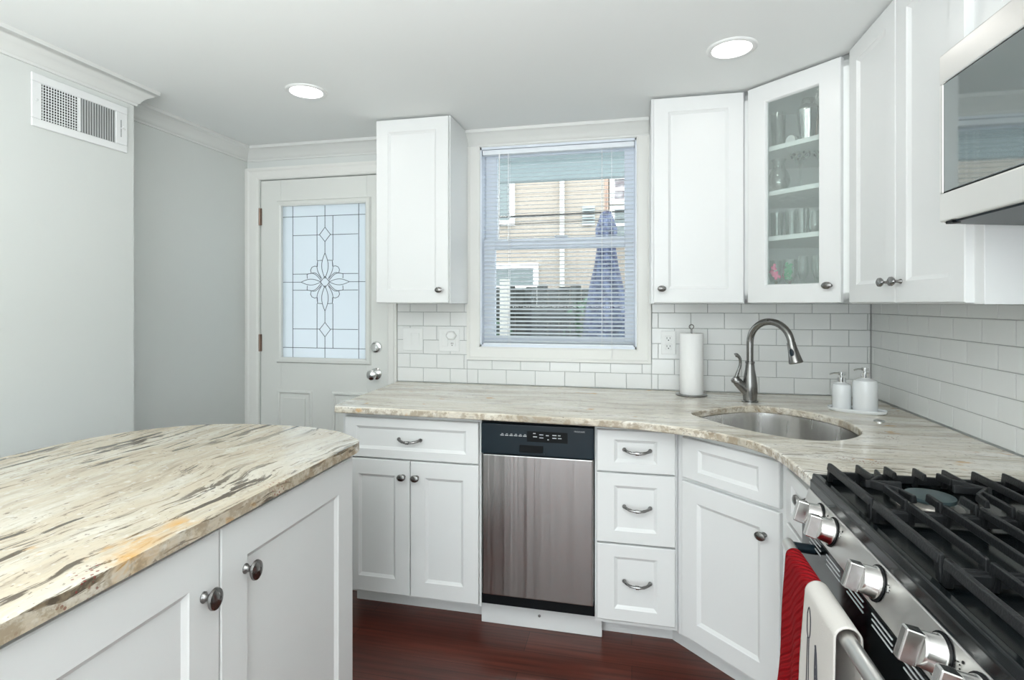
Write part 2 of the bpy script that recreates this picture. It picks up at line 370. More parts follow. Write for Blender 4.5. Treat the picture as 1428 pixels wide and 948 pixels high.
# back wall, with openings for the door and window
b = MB(); WT = .12
wx0, wx1, wz0, wz1 = -.80, .028, 1.111, 2.180
dx0, dx1, dz1 = -2.150, -1.334, 2.072
b.box(XL-.1, 0, 0, dx0, WT, CZ).box(dx0, 0, dz1, dx1, WT, CZ).box(dx1, 0, 0, wx0, WT, CZ).box(wx0, 0, 0, wx1, WT, wz0).box(wx0, 0, wz1, wx1, WT, CZ).box(wx1, 0, 0, XR+.1, WT, CZ)
struct(b.build('wall_back', 'wall'))
struct(MB().prism([(XL-.1, 0), (XL, 0), (XL, YJ), (XN, YJ), (XN, YB), (XL-.1, YB)], 0, CZ).build('wall_left', 'wall'))
struct(MB().box(XR, YB, 0, XR+.1, 0, CZ).build('wall_right', 'wall'))
b = MB(); b.box(XL-.1, YB-.1, 0, -1.65, YB, CZ).box(.75, YB-.1, 0, XR+.1, YB, CZ).box(-1.65, YB-.1, 2.25, .75, YB, CZ)
struct(b.build('wall_front', 'wall'))
# crown moulding
pr = [(0, 2.183), (.008, 2.183), (.010, 2.192), (.016, 2.196), (.020, 2.206), (.034, 2.222), (.050, 2.232), (.056, 2.240), (.066, 2.244), (.068, 2.2595), (0, 2.2595)]
struct(MB().sweep([(XN, YB), (XN, YJ), (XL, YJ), (XL, 0), (.083, 0)], pr).build('trim_1', 'crown', smooth=True))
struct(MB().box(XL, YJ, .0, XL+.014, -.02, .1).box(XN, YB, 0, XN+.014, YJ, .1).build('baseboard_left', 'trim', bevel=.004))

# ---- backsplash
def tiles(name, nx, rows, mk, joints0, lim, m):   # mk maps (s, z, depth)->xyz ; lim(row)->list of (s0,s1,z0,z1)
    pass
TZ = .9125; RH = .0767; PW = .156
b = MB()
def tile_face(segs, j0, to):
    for r in range(6):
        za = TZ+r*RH; zb = min(za+RH, 1.3415)
        for (s0, s1, zlo, zhi) in segs:
            a, c = max(za, zlo), min(zb, zhi)
            if c-a < .006: continue
            off = j0+(0 if r % 2 == 0 else PW/2)
            k = math.floor((s0-off)/PW)
            while off+k*PW < s1:
                p, q = max(off+k*PW, s0), min(off+(k+1)*PW, s1); k += 1
                if q-p < .006: continue
                g = .0011; e = .0022
                A = [(p+g, a+g), (q-g, a+g), (q-g, c-g), (p+g, c-g)]; B_ = [(p+g+e, a+g+e), (q-g-e, a+g+e), (q-g-e, c-g-e), (p+g+e, c-g-e)]
                b.add([to(s, z, .002) for s, z in A]+[to(s, z, .0062) for s, z in A]+[to(s, z, .0075) for s, z in B_],
                      [(0,1,5,4),(1,2,6,5),(2,3,7,6),(3,0,4,7),(4,5,9,8),(5,6,10,9),(6,7,11,10),(7,4,8,11),(8,9,10,11)])
SEG_B = [(-1.272, -.868, .9125, 1.3415), (-.868, .097, .9125, 1.039), (.097, XR-.008, .9125, 1.3415)]
tile_face(SEG_B, -1.119, lambda s, z, d: (s, -d, z))
b.cur = 1
for s0, s1, z0, z1 in SEG_B: b.box(s0, -.005, z0, s1, 0, z1)
struct(b.build('wall_back_tiles', ['tile', 'grout']))
b = MB(); tile_face([(.008, 2.8, .9125, 1.3415)], .033, lambda s, z, d: (XR-d, -s, z))
b.cur = 1; b.box(XR-.005, -2.8, .9125, XR, 0, 1.3415)
struct(b.build('wall_right_tiles', ['tile', 'grout']))

# ---- window (double hung)
w = thing('window_1', '', ''); del w['label'], w['category']; struct(w)
b = MB()   # casing: picture frame with stepped profile
pr = [(0, 0), (0, -.010), (.008, -.016), (.052, -.016), (.060, -.021), (.070, -.021), (.070, 0)]
def frame_profile(b, x0, z0, x1, z1, prof):   # prof (outward, y) around a rectangle in the XZ plane
    c = [(x0, z0, -1, -1), (x1, z0, 1, -1), (x1, z1, 1, 1), (x0, z1, -1, 1)]; k = len(prof); vs = []
    for x, z, sx, sz in c:
        for o, y in prof: vs.append((x+sx*o, y, z+sz*o))
    b.add(vs, [(i*k+j, i*k+(j+1) % k, ((i+1) % 4)*k+(j+1) % k, ((i+1) % 4)*k+j) for i in range(4) for j in range(k)])
k = 3   # casing sides and bottom
cas = MB(); c = [(wx0+.004, 2.184, -1, 0), (wx0+.004, wz0, -1, -1), (wx1-.004, wz0, 1, -1), (wx1-.004, 2.184, 1, 0)]
vs = [(x+sx*o, y, z+sz*o) for x, z, sx, sz in c for o, y in pr]; kk = len(pr)
cas.add(vs, [(i*kk+j, i*kk+(j+1) % kk, (i+1)*kk+(j+1) % kk, (i+1)*kk+j) for i in range(3) for j in range(kk)]+[tuple(range(kk)), tuple(3*kk+j for j in range(kk))])
cas.build('casing', 'trim', w)
b = MB(); jt = .012   # jamb lining
b.box(wx0, -.001, wz0, wx0+jt, WT, wz1).box(wx1-jt, -.001, wz0, wx1, WT, wz1).box(wx0, -.001, wz1-jt, wx1, WT, wz1).box(wx0, -.001, wz0, wx1, WT, wz0+jt)
b.build('jamb', 'vinyl', w)
def sash(name, x0, z0, x1, z1, gx0, gz0, gx1, gz1, y0, y1):
    s = MB(); s.box(x0, y0, z0, gx0, y1, z1).box(gx1, y0, z0, x1, y1, z1).box(gx0, y0, z0, gx1, y1, gz0).box(gx0, y0, gz1, gx1, y1, z1)
    o = s.build(name, 'vinyl', w, bevel=.003)
    MB().box(gx0-.003, (y0+y1)/2-.002, gz0-.003, gx1+.003, (y0+y1)/2+.002, gz1+.003).build('glass', 'glass', o)
    return o
sash('upper_sash', wx0+jt, 1.64, wx1-jt, wz1-jt, -.722, 1.69, -.038, 2.143, .078, .108)
lo = sash('lower_sash', wx0+jt, wz0+jt, wx1-jt, 1.692, -.725, 1.168, -.035, 1.640, .045, .075)
MB().box(-.40, .040, 1.692, -.33, .072, 1.704).build('sash_lock', 'vinyl', lo, bevel=.003)

# ---- exterior door
d = thing('door_1', '', ''); del d['label'], d['category']; struct(d)
gx0, gx1, gz0, gz1 = -2.012, -1.462, 1.022, 1.918
b = MB(); Y0, Y1 = .004, .048
b.box(dx0+.003, Y0, .012, gx0, Y1, dz1-.004).box(gx1, Y0, .012, dx1-.003, Y1, dz1-.004).box(gx0, Y0, gz1, gx1, Y1, dz1-.004).box(gx0, Y0, .012, gx1, Y1, gz0)
b.build('slab', 'door', d, bevel=.002)
def ring(b, x0, z0, x1, z1, prof):
    frame_profile(b, x0, z0, x1, z1, prof)
b = MB(); ring(b, gx0+.006, gz0+.006, gx1-.006, gz1-.006, [(0, .014), (0, -.004), (.010, -.010), (.026, -.010), (.034, .004), (.034, .014)])
b.build('glass_frame', 'door', d)
for px0, px1 in ((-2.035, -1.805), (-1.680, -1.450)):
    b = MB(); ring(b, px0+.02, .20, px1-.02, .817, [(0, .006), (0, -.001), (.006, -.007), (.014, -.007), (.020, .002), (.020, .006)])
    b.box(px0+.045, -.004, .225, px1-.045, .006, .792)
    b.build('raised_panel', 'door', d, bevel=.003)
MB().box(gx0, .018, gz0, gx1, .026, gz1).build('glass', 'frost', d)
# lead came pattern
cm = MB(); R = .0017
def gp(px, py): return (gx0+.004+(px-138)/309*(gx1-gx0-.008), .0150, gz1-.004-(py-172)/566*(gz1-gz0-.008))
def line(*pts, r=R):
    for p, q in zip(pts, pts[1:]): cm.tube([gp(*p), gp(*q)], r, 5)
line((176, 172), (176, 737)); line((417, 172), (417, 737)); line((138, 213), (447, 213)); line((138, 701), (447, 701))
def lens(a, c, h):
    (ax, ay), (cx_, cy) = a, c; dx, dy = cx_-ax, cy-ay; L_ = math.hypot(dx, dy); nx, ny = -dy/L_, dx/L_
    for sg in (1, -1):
        line(*[(ax+dx*t+nx*h*sg*math.sin(PI*t), ay+dy*t+ny*h*sg*math.sin(PI*t)) for t in [i/10 for i in range(11)]])
for sy in (1, -1):
    f = lambda x, y: (x, 457+(y-457)*sy)
    line(f(295, 175), f(295, 255)); line(f(295, 255), f(315, 282), f(295, 308), f(275, 282), f(295, 255)); line(f(295, 308), f(295, 350))
    lens(f(295, 350), f(295, 444), 12)
    for sx in (1, -1):
        g = lambda x, y: (295+(x-295)*sx, 457+(y-457)*sy)
        line(g(266, 213), g(266, 378)); line(g(176, 283), g(275, 283)); line(g(176, 427), g(230, 427))
        line(*[g(*q) for q in catmull2([(230, 444), (229, 427), (245, 424), (243, 408), (252, 400), (266, 398), (268, 386), (267, 377), (285, 376)])]) if 0 else line(g(230, 444), g(229, 427), g(245, 425), g(242, 412), g(247, 402), g(257, 398), g(267, 400), g(268, 378), g(285, 377))
        line(*[g(230+52*t, 428+26*t-14*math.sin(PI*t)) for t in [i/8 for i in range(9)]])
        line(*[g(268+14*t-8*math.sin(PI*t), 380+62*t) for t in [i/8 for i in range(9)]])
        line(*[g(245+38*t-2*math.sin(PI*t), 425+22*t-11*math.sin(PI*t)) for t in [i/8 for i in range(9)]])
for sx in (1, -1):
    g = lambda x, y: (295+(x-295)*sx, y)
    line(g(138 if sx == 1 else 143, 457), g(207, 457)); lens(g(207, 457), g(280, 457), 11)
line((295, 436), (312, 457), (295, 478), (278, 457), (295, 436))
cm.build('lead_came', 'cam', d)
for z, y in ((1.097, 0), (.947, 0)):
    m4 = plane_mtx((-1.402 if z > 1 else -1.405, Y0, z), (0, -1, 0))
    b = MB()
    if z > 1: b.lathe([(.033, 0), (.033, .006), (.029, .014), (.020, .017), (.020, .022), (0, .023)], 28, m4); b.box(-1.407, -.028, z-.012, -1.397, -.016, z+.012); nm = 'deadbolt'
    else: b.lathe([(.033, 0), (.033, .004), (.026, .010), (.014, .016), (.013, .032), (.022, .040), (.028, .052), (.027, .066), (.018, .074), (0, .076)], 28, m4); nm = 'door_knob'
    b.build(nm, 'chrome', d, smooth=True)
for z in (1.855, 1.110, .25):
    b = MB(); b.tube([(dx0+.001, -.006, z-.05), (dx0+.001, -.006, z+.05)], .006, 10).box(dx0-.012, -.003, z-.05, dx0+.012, 0.002, z+.05); b.build('hinge', 'hinge', d)
# door casing
b = MB(); c = [(dx0-.002, 0, -1, 0), (dx0-.002, dz1+.002, -1, 1), (dx1+.002, dz1+.002, 1, 1), (dx1+.002, 0, 1, 0)]
pr = [(0, 0), (0, -.010), (.010, -.015), (.040, -.017), (.048, -.022), (.060, -.022), (.060, 0)]; kk = len(pr); vs = []
for x, z, sx, sz in c:
    for o, y in pr:
        o2 = o*(84/60) if (sx < 0) else o
        vs.append((x+sx*o2, y, z+sz*o*1.1))
b.add(vs, [(i*kk+j, i*kk+(j+1) % kk, (i+1)*kk+(j+1) % kk, (i+1)*kk+j) for i in range(3) for j in range(kk)]+[tuple(range(kk)), tuple(3*kk+j for j in range(kk))])
b.box(dx0-.002, .048, 0, dx0+.02, WT, dz1).box(dx1-.02, .048, 0, dx1+.002, WT, dz1).box(dx0, .048, dz1-.02, dx1, WT, dz1+.001)
b.build('casing', 'trim', d)
# unseen glazed opening added behind the camera to bring in fill daylight
w2 = thing('added_rear_window', '', ''); del w2['label'], w2['category']; struct(w2)
b = MB()
for x in (-1.65, -.87, -.03, .70): b.box(x, YB-.07, 0, x+.05, YB-.01, 2.25)
b.box(-1.65, YB-.07, 0, .75, YB-.01, .06).box(-1.65, YB-.07, 2.19, .75, YB-.01, 2.25); b.build('frame', 'vinyl', w2)
MB().box(-1.62, YB-.045, .05, .72, YB-.04, 2.2).build('glass', 'glass', w2)

# ============================================================ CABINETS
def door_mesh(w_, h_, r=.066, t=.02, rec=.009, slope=.012, hole=False, rt=None):
    """Panelled front in local XZ, front face at y=-t, back y=0, origin lower left."""
    b = MB(); e = .0025; rt = rt or r
    def rect(i, y, iz=None):
        iz = i if iz is None else iz
        return [(i, y, iz), (w_-i, y, iz), (w_-i, y, h_-iz), (i, y, h_-iz)]
    R_ = [rect(0, 0), rect(0, -t+e), rect(e, -t), rect(r, -t, rt), rect(r+.003, -t+.003, rt+.003), rect(r+slope, -t+rec, rt+slope)]
    vs = [p for q in R_ for p in q]; fs = []
    for a in range(len(R_)-1):
        for k in range(4): fs.append((a*4+k, a*4+(k+1) % 4, a*4+4+(k+1) % 4, a*4+4+k))
    n = len(R_)
    if not hole: fs += [(3, 2, 1, 0), ((n-1)*4, (n-1)*4+1, (n-1)*4+2, (n-1)*4+3)]
    else:
        base = len(vs); vs += [(r+slope, 0, rt+slope), (w_-r-slope, 0, rt+slope), (w_-r-slope, 0, h_-rt-slope), (r+slope, 0, h_-rt-slope)]
        for k in range(4): fs.append(((n-1)*4+k, (n-1)*4+(k+1) % 4, base+(k+1) % 4, base+k)); fs.append((k, base+k, base+(k+1) % 4, (k+1) % 4))
    return b.add(vs, fs)
KN = MB().lathe([(.0085, 0), (.0085, .002), (.0055, .006), (.0045, .012), (.006, .017), (.013, .020), (.0165, .0245), (.0155, .029), (.009, .0325), (0, .0335)], 20, plane_mtx((0, 0, 0), (0, -1, 0)), sx=1.15, sy=.85)
def knob(x, z, parent, rotated=False, m='knobm'):
    b = MB(); b.v = list(KN.v); b.f = list(KN.f); b.mi = list(KN.mi)
    return b.build('knob', m, parent, smooth=True, loc=(x, -.020, z))
def pull(x, z, parent):
    b = MB(); L_ = .048; pts = []; rs = []
    for i in range(17):
        t = i/16*2-1; y = -.004-.024*(1-abs(t)**3.2); pts.append((t*L_, y, -.006*(1-t*t)+.004)); rs.append(.0042+.0016*abs(math.sin(t*9)))
    b.tube(pts, rs, 8)
    for s_ in (-1, 1): b.lathe([(.008, 0), (.008, .003), (.005, .006), (.0045, .010)], 12, plane_mtx((s_*L_, 0, .004), (0, -1, 0)))
    b.tube([(-.006, -.028, -.002), (.006, -.028, -.002)], .0072, 8)
    return b.build('pull_handle', 'pewter', parent, smooth=True, loc=(x, -.020, z))
def front(parent, name, x0, z0, x1, z1, y=0, r=.066, rt=None, **k):
    return door_mesh(x1-x0, z1-z0, r=r, rt=rt, **k).build(name, 'cab', parent, loc=(x0, y, z0))

# --- left base cabinet (drawer over two doors). local origin = frame front-left on the floor
def body(parent, w_, h0, h1, depth, toe=True, toe_back=.12, stile=.02, frame_m='cab'):
    b = MB(); b.box(0, 0, h0, w_, depth, h1)
    b.build('carcass', 'cab', parent)
    if toe: MB().box(0, toe_back, 0, w_, toe_back+.02, h0).build('toe_kick', 'cab', parent)
FY = -.67
c1 = thing('base_cabinet', 'white base cabinet with one wide drawer over two doors, left of the dishwasher', 'cabinet', (-1.222, FY, 0))
body(c1, .622, .105, .880, .655)
dr = front(c1, 'drawer', .018, .690, .614, .858, r=.052, rt=.036); pull(.298, .080, dr)
for x0, x1, kx in ((.018, .3155, .2695), (.3195, .614, .028)):
    dd = front(c1, 'door', x0, .120, x1, .683, r=.064); knob(kx, .500, dd)
# --- drawer bank
c2 = thing('base_cabinet', 'narrow white base cabinet of three stacked drawers, right of the dishwasher', 'cabinet', (-.141, FY, 0))
body(c2, .309, .105, .880, .655)
for z0, z1 in ((.698, .857), (.425, .691), (.126, .418)):
    dr = front(c2, 'drawer', .009, z0, .301, z1, r=.066, rt=.036 if z1 > .8 else .046); pull(.152, (z1-z0)*.52, dr)
# --- corner sink base (diagonal)
ang = math.atan2(-.699, .715); ux, uy = .715, -.699; nx_, ny_ = .699, .715   # n points into the cabinet
ox, oy = .180+nx_*.02, -.720+ny_*.02
c3 = thing('sink_cabinet', 'white diagonal corner base cabinet below the sink, false drawer over one door', 'cabinet', (ox-ux*.03, oy-uy*.03, 0), ang)
def W2L(x, y, o): v = o.matrix_basis.inverted() @ Vector((x, y, 0)); return (v.x, v.y)
poly = [(-.0, 0), (.435, 0)]
wp = [(1.07, -1.03), (1.07, -.02), (.175, -.02), (.175, -.66)]
L2 = [W2L(x, y, c3) for x, y in wp]
b = MB(); b.box(0, 0, .105, .435, .50, .66)
b.box(0, 0, .66, .435, .02, .880)
b.build('carcass', 'cab', c3)
t0 = W2L(.160, -.553, c3); t1 = W2L(.52, -.895, c3)
MB().prism([t0, t1, (t1[0], t1[1]+.02), (t0[0], t0[1]+.02)], 0, .104).build('toe_kick', 'cab', c3)
for P4 in ([(.1687, -.669), (.1737, -.687), (.24, -.64), (.1687, -.60)], [(.4835, -.989), (.4702, -1.0362), (.52, -1.0362), (.53, -.98)]):
    MB().prism([W2L(x, y, c3) for x, y in P4], .105, .880).build('filler_strip', 'cab', c3)
front(c3, 'false_drawer', .030, .704, .405, .852, r=.070, rt=.034)
dd = front(c3, 'door', .030, .124, .405, .691, r=.066); knob(.325, .484, dd)
# --- narrow base cabinet beside the range, faces -X
c4 = thing('base_cabinet', 'slim white base cabinet squeezed between the corner sink cabinet and the range', 'cabinet', (.470, -1.037, 0), -PI/2)
body(c4, .308, .105, .880, .60)
dr = front(c4, 'drawer', .012, .704, .300, .852, r=.05, rt=.034); knob(.19, .118, dr)
front(c4, 'door', .012, .124, .300, .691, r=.055)
# --- white board under the dishwasher
b = MB().box(-.620, -.600, 0, -.117, -.585, .118)
tk = b.build('toe_kick_board', 'cab', bevel=.002); tag(tk, 'white toe board on the floor under the dishwasher with one small screw', 'toe board')
MB().lathe([(.006, 0), (.006, .002), (0, .003)], 10, plane_mtx((-.372, -.600, .055), (0, -1, 0))).build('screw', 'pewter', tk)
for x in (-.585, -.165): MB().box(x, -.607, .09, x+.015, -.600, .123).build('bracket', 'white', tk)

# --- dishwasher
dw = thing('dishwasher', 'narrow dishwasher with stainless door and black control panel under the counter', 'dishwasher', (-.596, -.69, 0))
MB().box(.006, .04, .125, .449, .60, .870).build('tub', 'dark', dw)
MB().box(.004, 0, .166, .451, .038, .737).build('door', 'dwsteel', dw, bevel=.006, seg=3)
b = MB().prism([(0, .0), (.004, -.006), (.455, -.006)[:2], (.455, .03), (0, .03)], .738, .862)
cp = MB().box(.001, -.006, .738, .454, .036, .862).build('control_panel', 'blackpl', dw, bevel=.005, seg=3)
MB().box(.0, .01, .126, .455, .05, .165).build('kick_plate', 'blackpl2', dw)
MB().box(.0, .012, .862, .455, .06, .878).build('top_trim', 'blackpl2', dw)
b = MB(); b.box(.160, -.0075, .752, .255, -.0055, .781); b.build('pocket_handle', 'blackpl2', cp, bevel=.0008)  # flat slab; the shade of the hand pocket is put into its darker black
MB().box(.154, -.010, .7495, .261, -.006, .7525).build('handle_lip', 'blackpl', cp)
MB().box(.190, -.0068, .796, .352, -.0055, .838).build('display_window', 'blackpl2', cp)
b = MB()
for i in range(6): b.box(.082+i*.0185, -.0072, .815, .082+i*.0185+.014, -.0058, .8185); b.box(.082+i*.0185+.004, -.0072, .8215, .082+i*.0185+.012, -.0058, .8235)
b.build('button_marks', 'mark', cp); b = MB()
for x, z, w_ in ((.215, .828, .010), (.215, .815, .016), (.240, .824, .016), (.240, .812, .016), (.266, .822, .012), (.272, .806, .006), (.292, .824, .016), (.292, .813, .016), (.314, .824, .010), (.314, .813, .014)): b.box(x, -.0078, z, x+w_, -.0066, z+.0032)
b.build('display_marks', 'mark', cp)
def text_mesh(s, size, m, parent, loc, rot):
    cu = bpy.data.curves.new('t', 'FONT'); cu.body = s; cu.size = size; cu.extrude = .0002
    to = bpy.data.objects.new('t', cu); COL.objects.link(to); bpy.context.view_layer.update()
    me = bpy.data.meshes.new_from_object(to.evaluated_get(bpy.context.evaluated_depsgraph_get())); bpy.data.objects.remove(to)
    o = bpy.data.objects.new('brand_lettering', me); me.materials.clear(); me.materials.append(M[m]); COL.objects.link(o); o.parent = parent; o.location = loc; o.rotation_euler = rot; return o
text_mesh('FRIGIDAIRE', .0082, 'mark', cp, (.377, -.0066, .842), (PI/2, 0, 0))

# --- upper cabinets
UZ0, UZ1 = 1.342, 2.2565
def upper(name, label, x, y, w_, rot=0, depth=.300):
    c = thing(name, label, 'cabinet', (x, y, UZ0), rot); MB().box(0, 0, 0, w_, depth, UZ1-UZ0).build('carcass', 'cab', c, bevel=.001); return c
u1 = upper('wall_cabinet', 'single-door white wall cabinet hanging left of the window, over the switches', -1.247, -.305, .388)
dd = front(u1, 'door', .006, .004, .383, .908, r=.062); knob(.336, .062, dd)
u2 = upper('wall_cabinet', 'single-door white wall cabinet right of the window, above the paper towels', .085, -.305, .390)
dd = front(u2, 'door', .010, .004, .384, .908, r=.062); knob(.034, .062, dd)
u3 = upper('wall_cabinet', 'tall two-door white wall cabinet on the right wall beside the microwave', XR-.305, -.612, .761, -PI/2)
for x0, x1, kx in ((.036, .382, .308), (.385, .724, .032)):
    dd = front(u3, 'door', x0, .004, x1, .908, r=.062); knob(kx, .062, dd)
u4 = thing('wall_cabinet', 'short white wall cabinet directly above the microwave', 'cabinet', (XR-.305, -1.3745, 1.912), -PI/2)
MB().box(0, 0, 0, .764, .30, UZ1-1.912).build('carcass', 'cab', u4)
for x0, x1 in ((.03, .378), (.386, .734)): dd = front(u4, 'door', x0, .006, x1, UZ1-1.912-.006, r=.062); knob(.32 if x0 < .1 else .03, .05, dd)

# --- glass corner cabinet (diagonal): hollow
r2 = .70711
g = thing('corner_display_cabinet', 'white diagonal corner wall cabinet with a glass door showing glassware', 'cabinet', (.476, -.305, UZ0), -PI/4)
FW = .4313
H = UZ1-UZ0
def L3(x, y): v = Matrix.Rotation(PI/4, 3, 'Z') @ Vector((x-.476, y+.305, 0)); return (v.x, v.y)
A = (0, 0); Bp = (FW, 0); Cp = L3(XR-.001, -.6095); Dp = L3(XR-.001, -.008); Ep = L3(.4765, -.008)
outer = [A, Bp, Cp, Dp, Ep]
b = MB(); b.prism(outer, 0, .018); b.prism(outer, H-.018, H)
def wallseg(p, q, t=.012):
    d_ = (Vector(q)-Vector(p)).normalized(); n_ = Vector((-d_.y, d_.x))*t
    b.prism([p, q, (q[0]+n_.x, q[1]+n_.y), (p[0]+n_.x, p[1]+n_.y)], .018, H-.018)
wallseg(Bp, Cp); wallseg(Cp, Dp); wallseg(Dp, Ep); wallseg(Ep, A)
b.box(0, -.0, 0, .045, .018, H).box(FW-.045, 0, 0, FW, .018, H).box(0, 0, 0, FW, .018, .04).box(0, 0, H-.04, FW, .018, H)
b.build('carcass', 'cabin', g)
SH = [.282, .471, .658]      # shelf tops above cabinet bottom
sp = [(.014, .028), (FW-.014, .028)]+[((x-FW/2)*.96+FW/2, y*.97) for x, y in (Cp, Dp, Ep)]
for z in SH: MB().prism(sp, z-.019, z).build('shelf', 'cabin', g)
dd = door_mesh(.378, .904, r=.077, rt=.070, hole=True, rec=.014, slope=.006).build('door', 'cab', g, loc=(.027, 0, .004))
MB().box(.078, -.007, .071, .300, -.003, .833).build('glass', 'seedy', dd)
knob(.340, .064, dd)
CM = Matrix.Translation((.476, -.305, UZ0)) @ Matrix.Rotation(-PI/4, 4, 'Z')
def incab(t, n, z): v = CM @ Vector((t, n, z)); return (v.x, v.y, v.z)
# window opening across the door runs t = .11 .. .32
def lathe_thing(name, prof, m, label, cat, t, n, z, group=None, seg=24, extra=None, mats=None):
    b = MB(); b.lathe(prof, seg, cap=False)
    o = b.build(name, m, smooth=True, loc=incab(t, n, z)); tag(o, label, cat, group)
    return o
def tumbler(r, h, th=.0018): return [(0, .002), (r*.85, .002), (r, h), (r-th, h), (r*.85-th, .008), (0, .008)]
def wine(r, h, sf=.45, foot=.032): return [(0, 0), (foot, .001), (foot, .003), (.006, .008), (.0035, .02), (.0035, h*sf), (r*.6, h*sf+.012), (r, h*sf+(h*(1-sf))*.45), (r*.82, h), (r*.82-.0015, h), (r-.0015, h*sf+(h*(1-sf))*.45), (r*.58, h*sf+.014), (0, h*sf+.006)]
top = SH[2]+.0005
o = lathe_thing('cocktail_shaker', [(0, 0), (.030, 0), (.031, .004), (.042, .118), (.043, .124), (.041, .130), (.030, .144), (.024, .148), (.024, .166), (.021, .172), (0, .174)], 'chrome', 'polished steel cocktail shaker on the top shelf of the glass cabinet', 'shaker', .228, .085, top)
lathe_thing('tall_glass', tumbler(.030, .15), 'ware', 'tall straight glass at the left of the top shelf in the corner cabinet', 'glass', .098, .09, top)
lathe_thing('bottle', [(0, 0), (.036, 0), (.037, .006), (.037, .12), (.020, .15), (.013, .16), (.013, .19), (0, .19)], 'hinge', 'brown bottle behind the shaker at the right of the top shelf', 'bottle', .300, .14, top)
j = thing('jar', 'small glass jar lying on the top shelf with its white lid facing out', 'jar', incab(.150, .085, top+.024), -PI/4)
MB().lathe([(.0, 0), (.022, 0), (.0235, .006), (.0235, .05), (0, .055)], 20, plane_mtx((0, .02, 0), (0, 1, 0))).build('glass_body', 'ware', j, smooth=True)
MB().lathe([(.0, .0), (.021, 0), (.022, .014), (0, .014)], 20, plane_mtx((0, .006, 0), (0, 1, 0))).build('lid', 'white', j, smooth=True)
z2 = SH[1]+.0005
lathe_thing('glass_vase', [(0, .002), (.028, .002), (.045, .04), (.042, .07), (.024, .105), (.022, .125), (.030, .14), (.028, .14), (.020, .125), (.022, .105), (.040, .07), (.043, .04), (.027, .005), (0, .005)], 'ware', 'round clear glass vase at the left of the second shelf', 'vase', .100, .09, z2)
for i, (t, n, lab) in enumerate(((.196, .085, 'martini glass with black dots, the left one on the second shelf'), (.262, .135, 'martini glass with black dots, the right one on the second shelf'))):
    mg = thing('martini_glass', lab, 'glass', incab(t, n, z2), 0, 'dotted martini glasses')
    MB().lathe([(0, 0), (.033, .001), (.033, .003), (.006, .007), (.0035, .015), (.0035, .085), (.006, .09), (.040, .145), (.0385, .145), (.004, .093), (0, .092)], 28, cap=False).build('glass_body', 'ware', mg, smooth=True)
    b = MB()
    for k, zz, rr in [(0, .134, .0075), (45, .137, .005), (80, .131, .008), (130, .136, .006), (170, .131, .008), (215, .136, .007), (250, .129, .0085), (275, .139, .005), (300, .131, .008), (335, .136, .006), (25, .120, .004), (235, .117, .0045), (285, .118, .005)]:
        a = math.radians(k+i*20); rad = .006+(zz-.09)/.055*.034+.0012
        b.lathe([(rr, 0), (rr*.8, .0008), (0, .0010)], 12, plane_mtx((rad*math.cos(a), rad*math.sin(a), zz), (math.cos(a)*.85, math.sin(a)*.85, -.53)))
    b.build('dots', 'black', mg)
z3 = SH[0]+.0005
rowlab = ['leftmost tumbler on the third shelf of the corner cabinet', 'second tumbler from the left on the third shelf', 'third tumbler from the left on the third shelf, before the stemless glasses']
for i, t in enumerate((.092, .148, .200)): lathe_thing('tumbler', tumbler(.026, .105), 'ware', rowlab[i], 'glass', t, .09+.015*(i % 2), z3, 'tumblers on the third shelf')
for i, t in enumerate((.248, .300)):
    lathe_thing('stemless_glass', [(0, .003), (.014, .002), (.022, .022), (.0235, .045), (.020, .095), (.0185, .095), (.022, .045), (.0205, .024), (.012, .006), (0, .006)], 'ware', ['left stemless rounded glass on the third shelf', 'right stemless rounded glass on the third shelf'][i], 'glass', t, .10, z3, 'stemless glasses')
z4 = .0185
for i, (t, m, stem, lab) in enumerate(((.100, 'pink', 'gold', 'goblet painted with a pink flamingo and amber stem on the lowest shelf'), (.160, 'green', 'rose', 'goblet painted with a green pineapple and red stem on the lowest shelf'))):
    go = thing('painted_goblet', lab, 'glass', incab(t, .07, z4), 0, 'painted goblets')
    MB().lathe([(.004, .062), (.023, .075), (.029, .10), (.026, .165), (.0248, .165), (.0277, .10), (.022, .077), (0, .066)], 24, cap=False).build('bowl', 'ware', go, smooth=True)
    MB().lathe([(0, 0), (.027, .001), (.027, .003), (.007, .007), (.0075, .02), (.0055, .028), (.0078, .038), (.0055, .048), (.0078, .056), (.004, .064), (0, .065)], 20, cap=False).build('stem', stem, go, smooth=True)
    b = MB(); rng = random.Random(i)
    for k in range(26 if i == 0 else 34):
        if i == 0: a = -PI*.5-.5+rng.gauss(0, .30); zz = .112+rng.gauss(0, .012)
        else: a = -PI*.5-.45+rng.uniform(-.38, .38); zz = rng.uniform(.085, .150)
        rad = .0300-.0035*abs(zz-.10)/.06
        b.lathe([(.0065, 0), (.004, .0012), (0, .0014)], 8, plane_mtx((rad*math.cos(a), rad*math.sin(a), zz), (math.cos(a), math.sin(a), 0)))
    b.build('painting', m, go)
for i, t in enumerate((.212, .260, .308)):
    lathe_thing('champagne_glass', wine(.022, .175, .40, .022), 'ware', ['leftmost stemmed clear glass beside the painted goblets', 'middle stemmed clear glass on the lowest shelf', 'rightmost stemmed clear glass on the lowest shelf'][i], 'glass', t, .075+.02*(i % 2), z4, 'clear stemmed glasses')

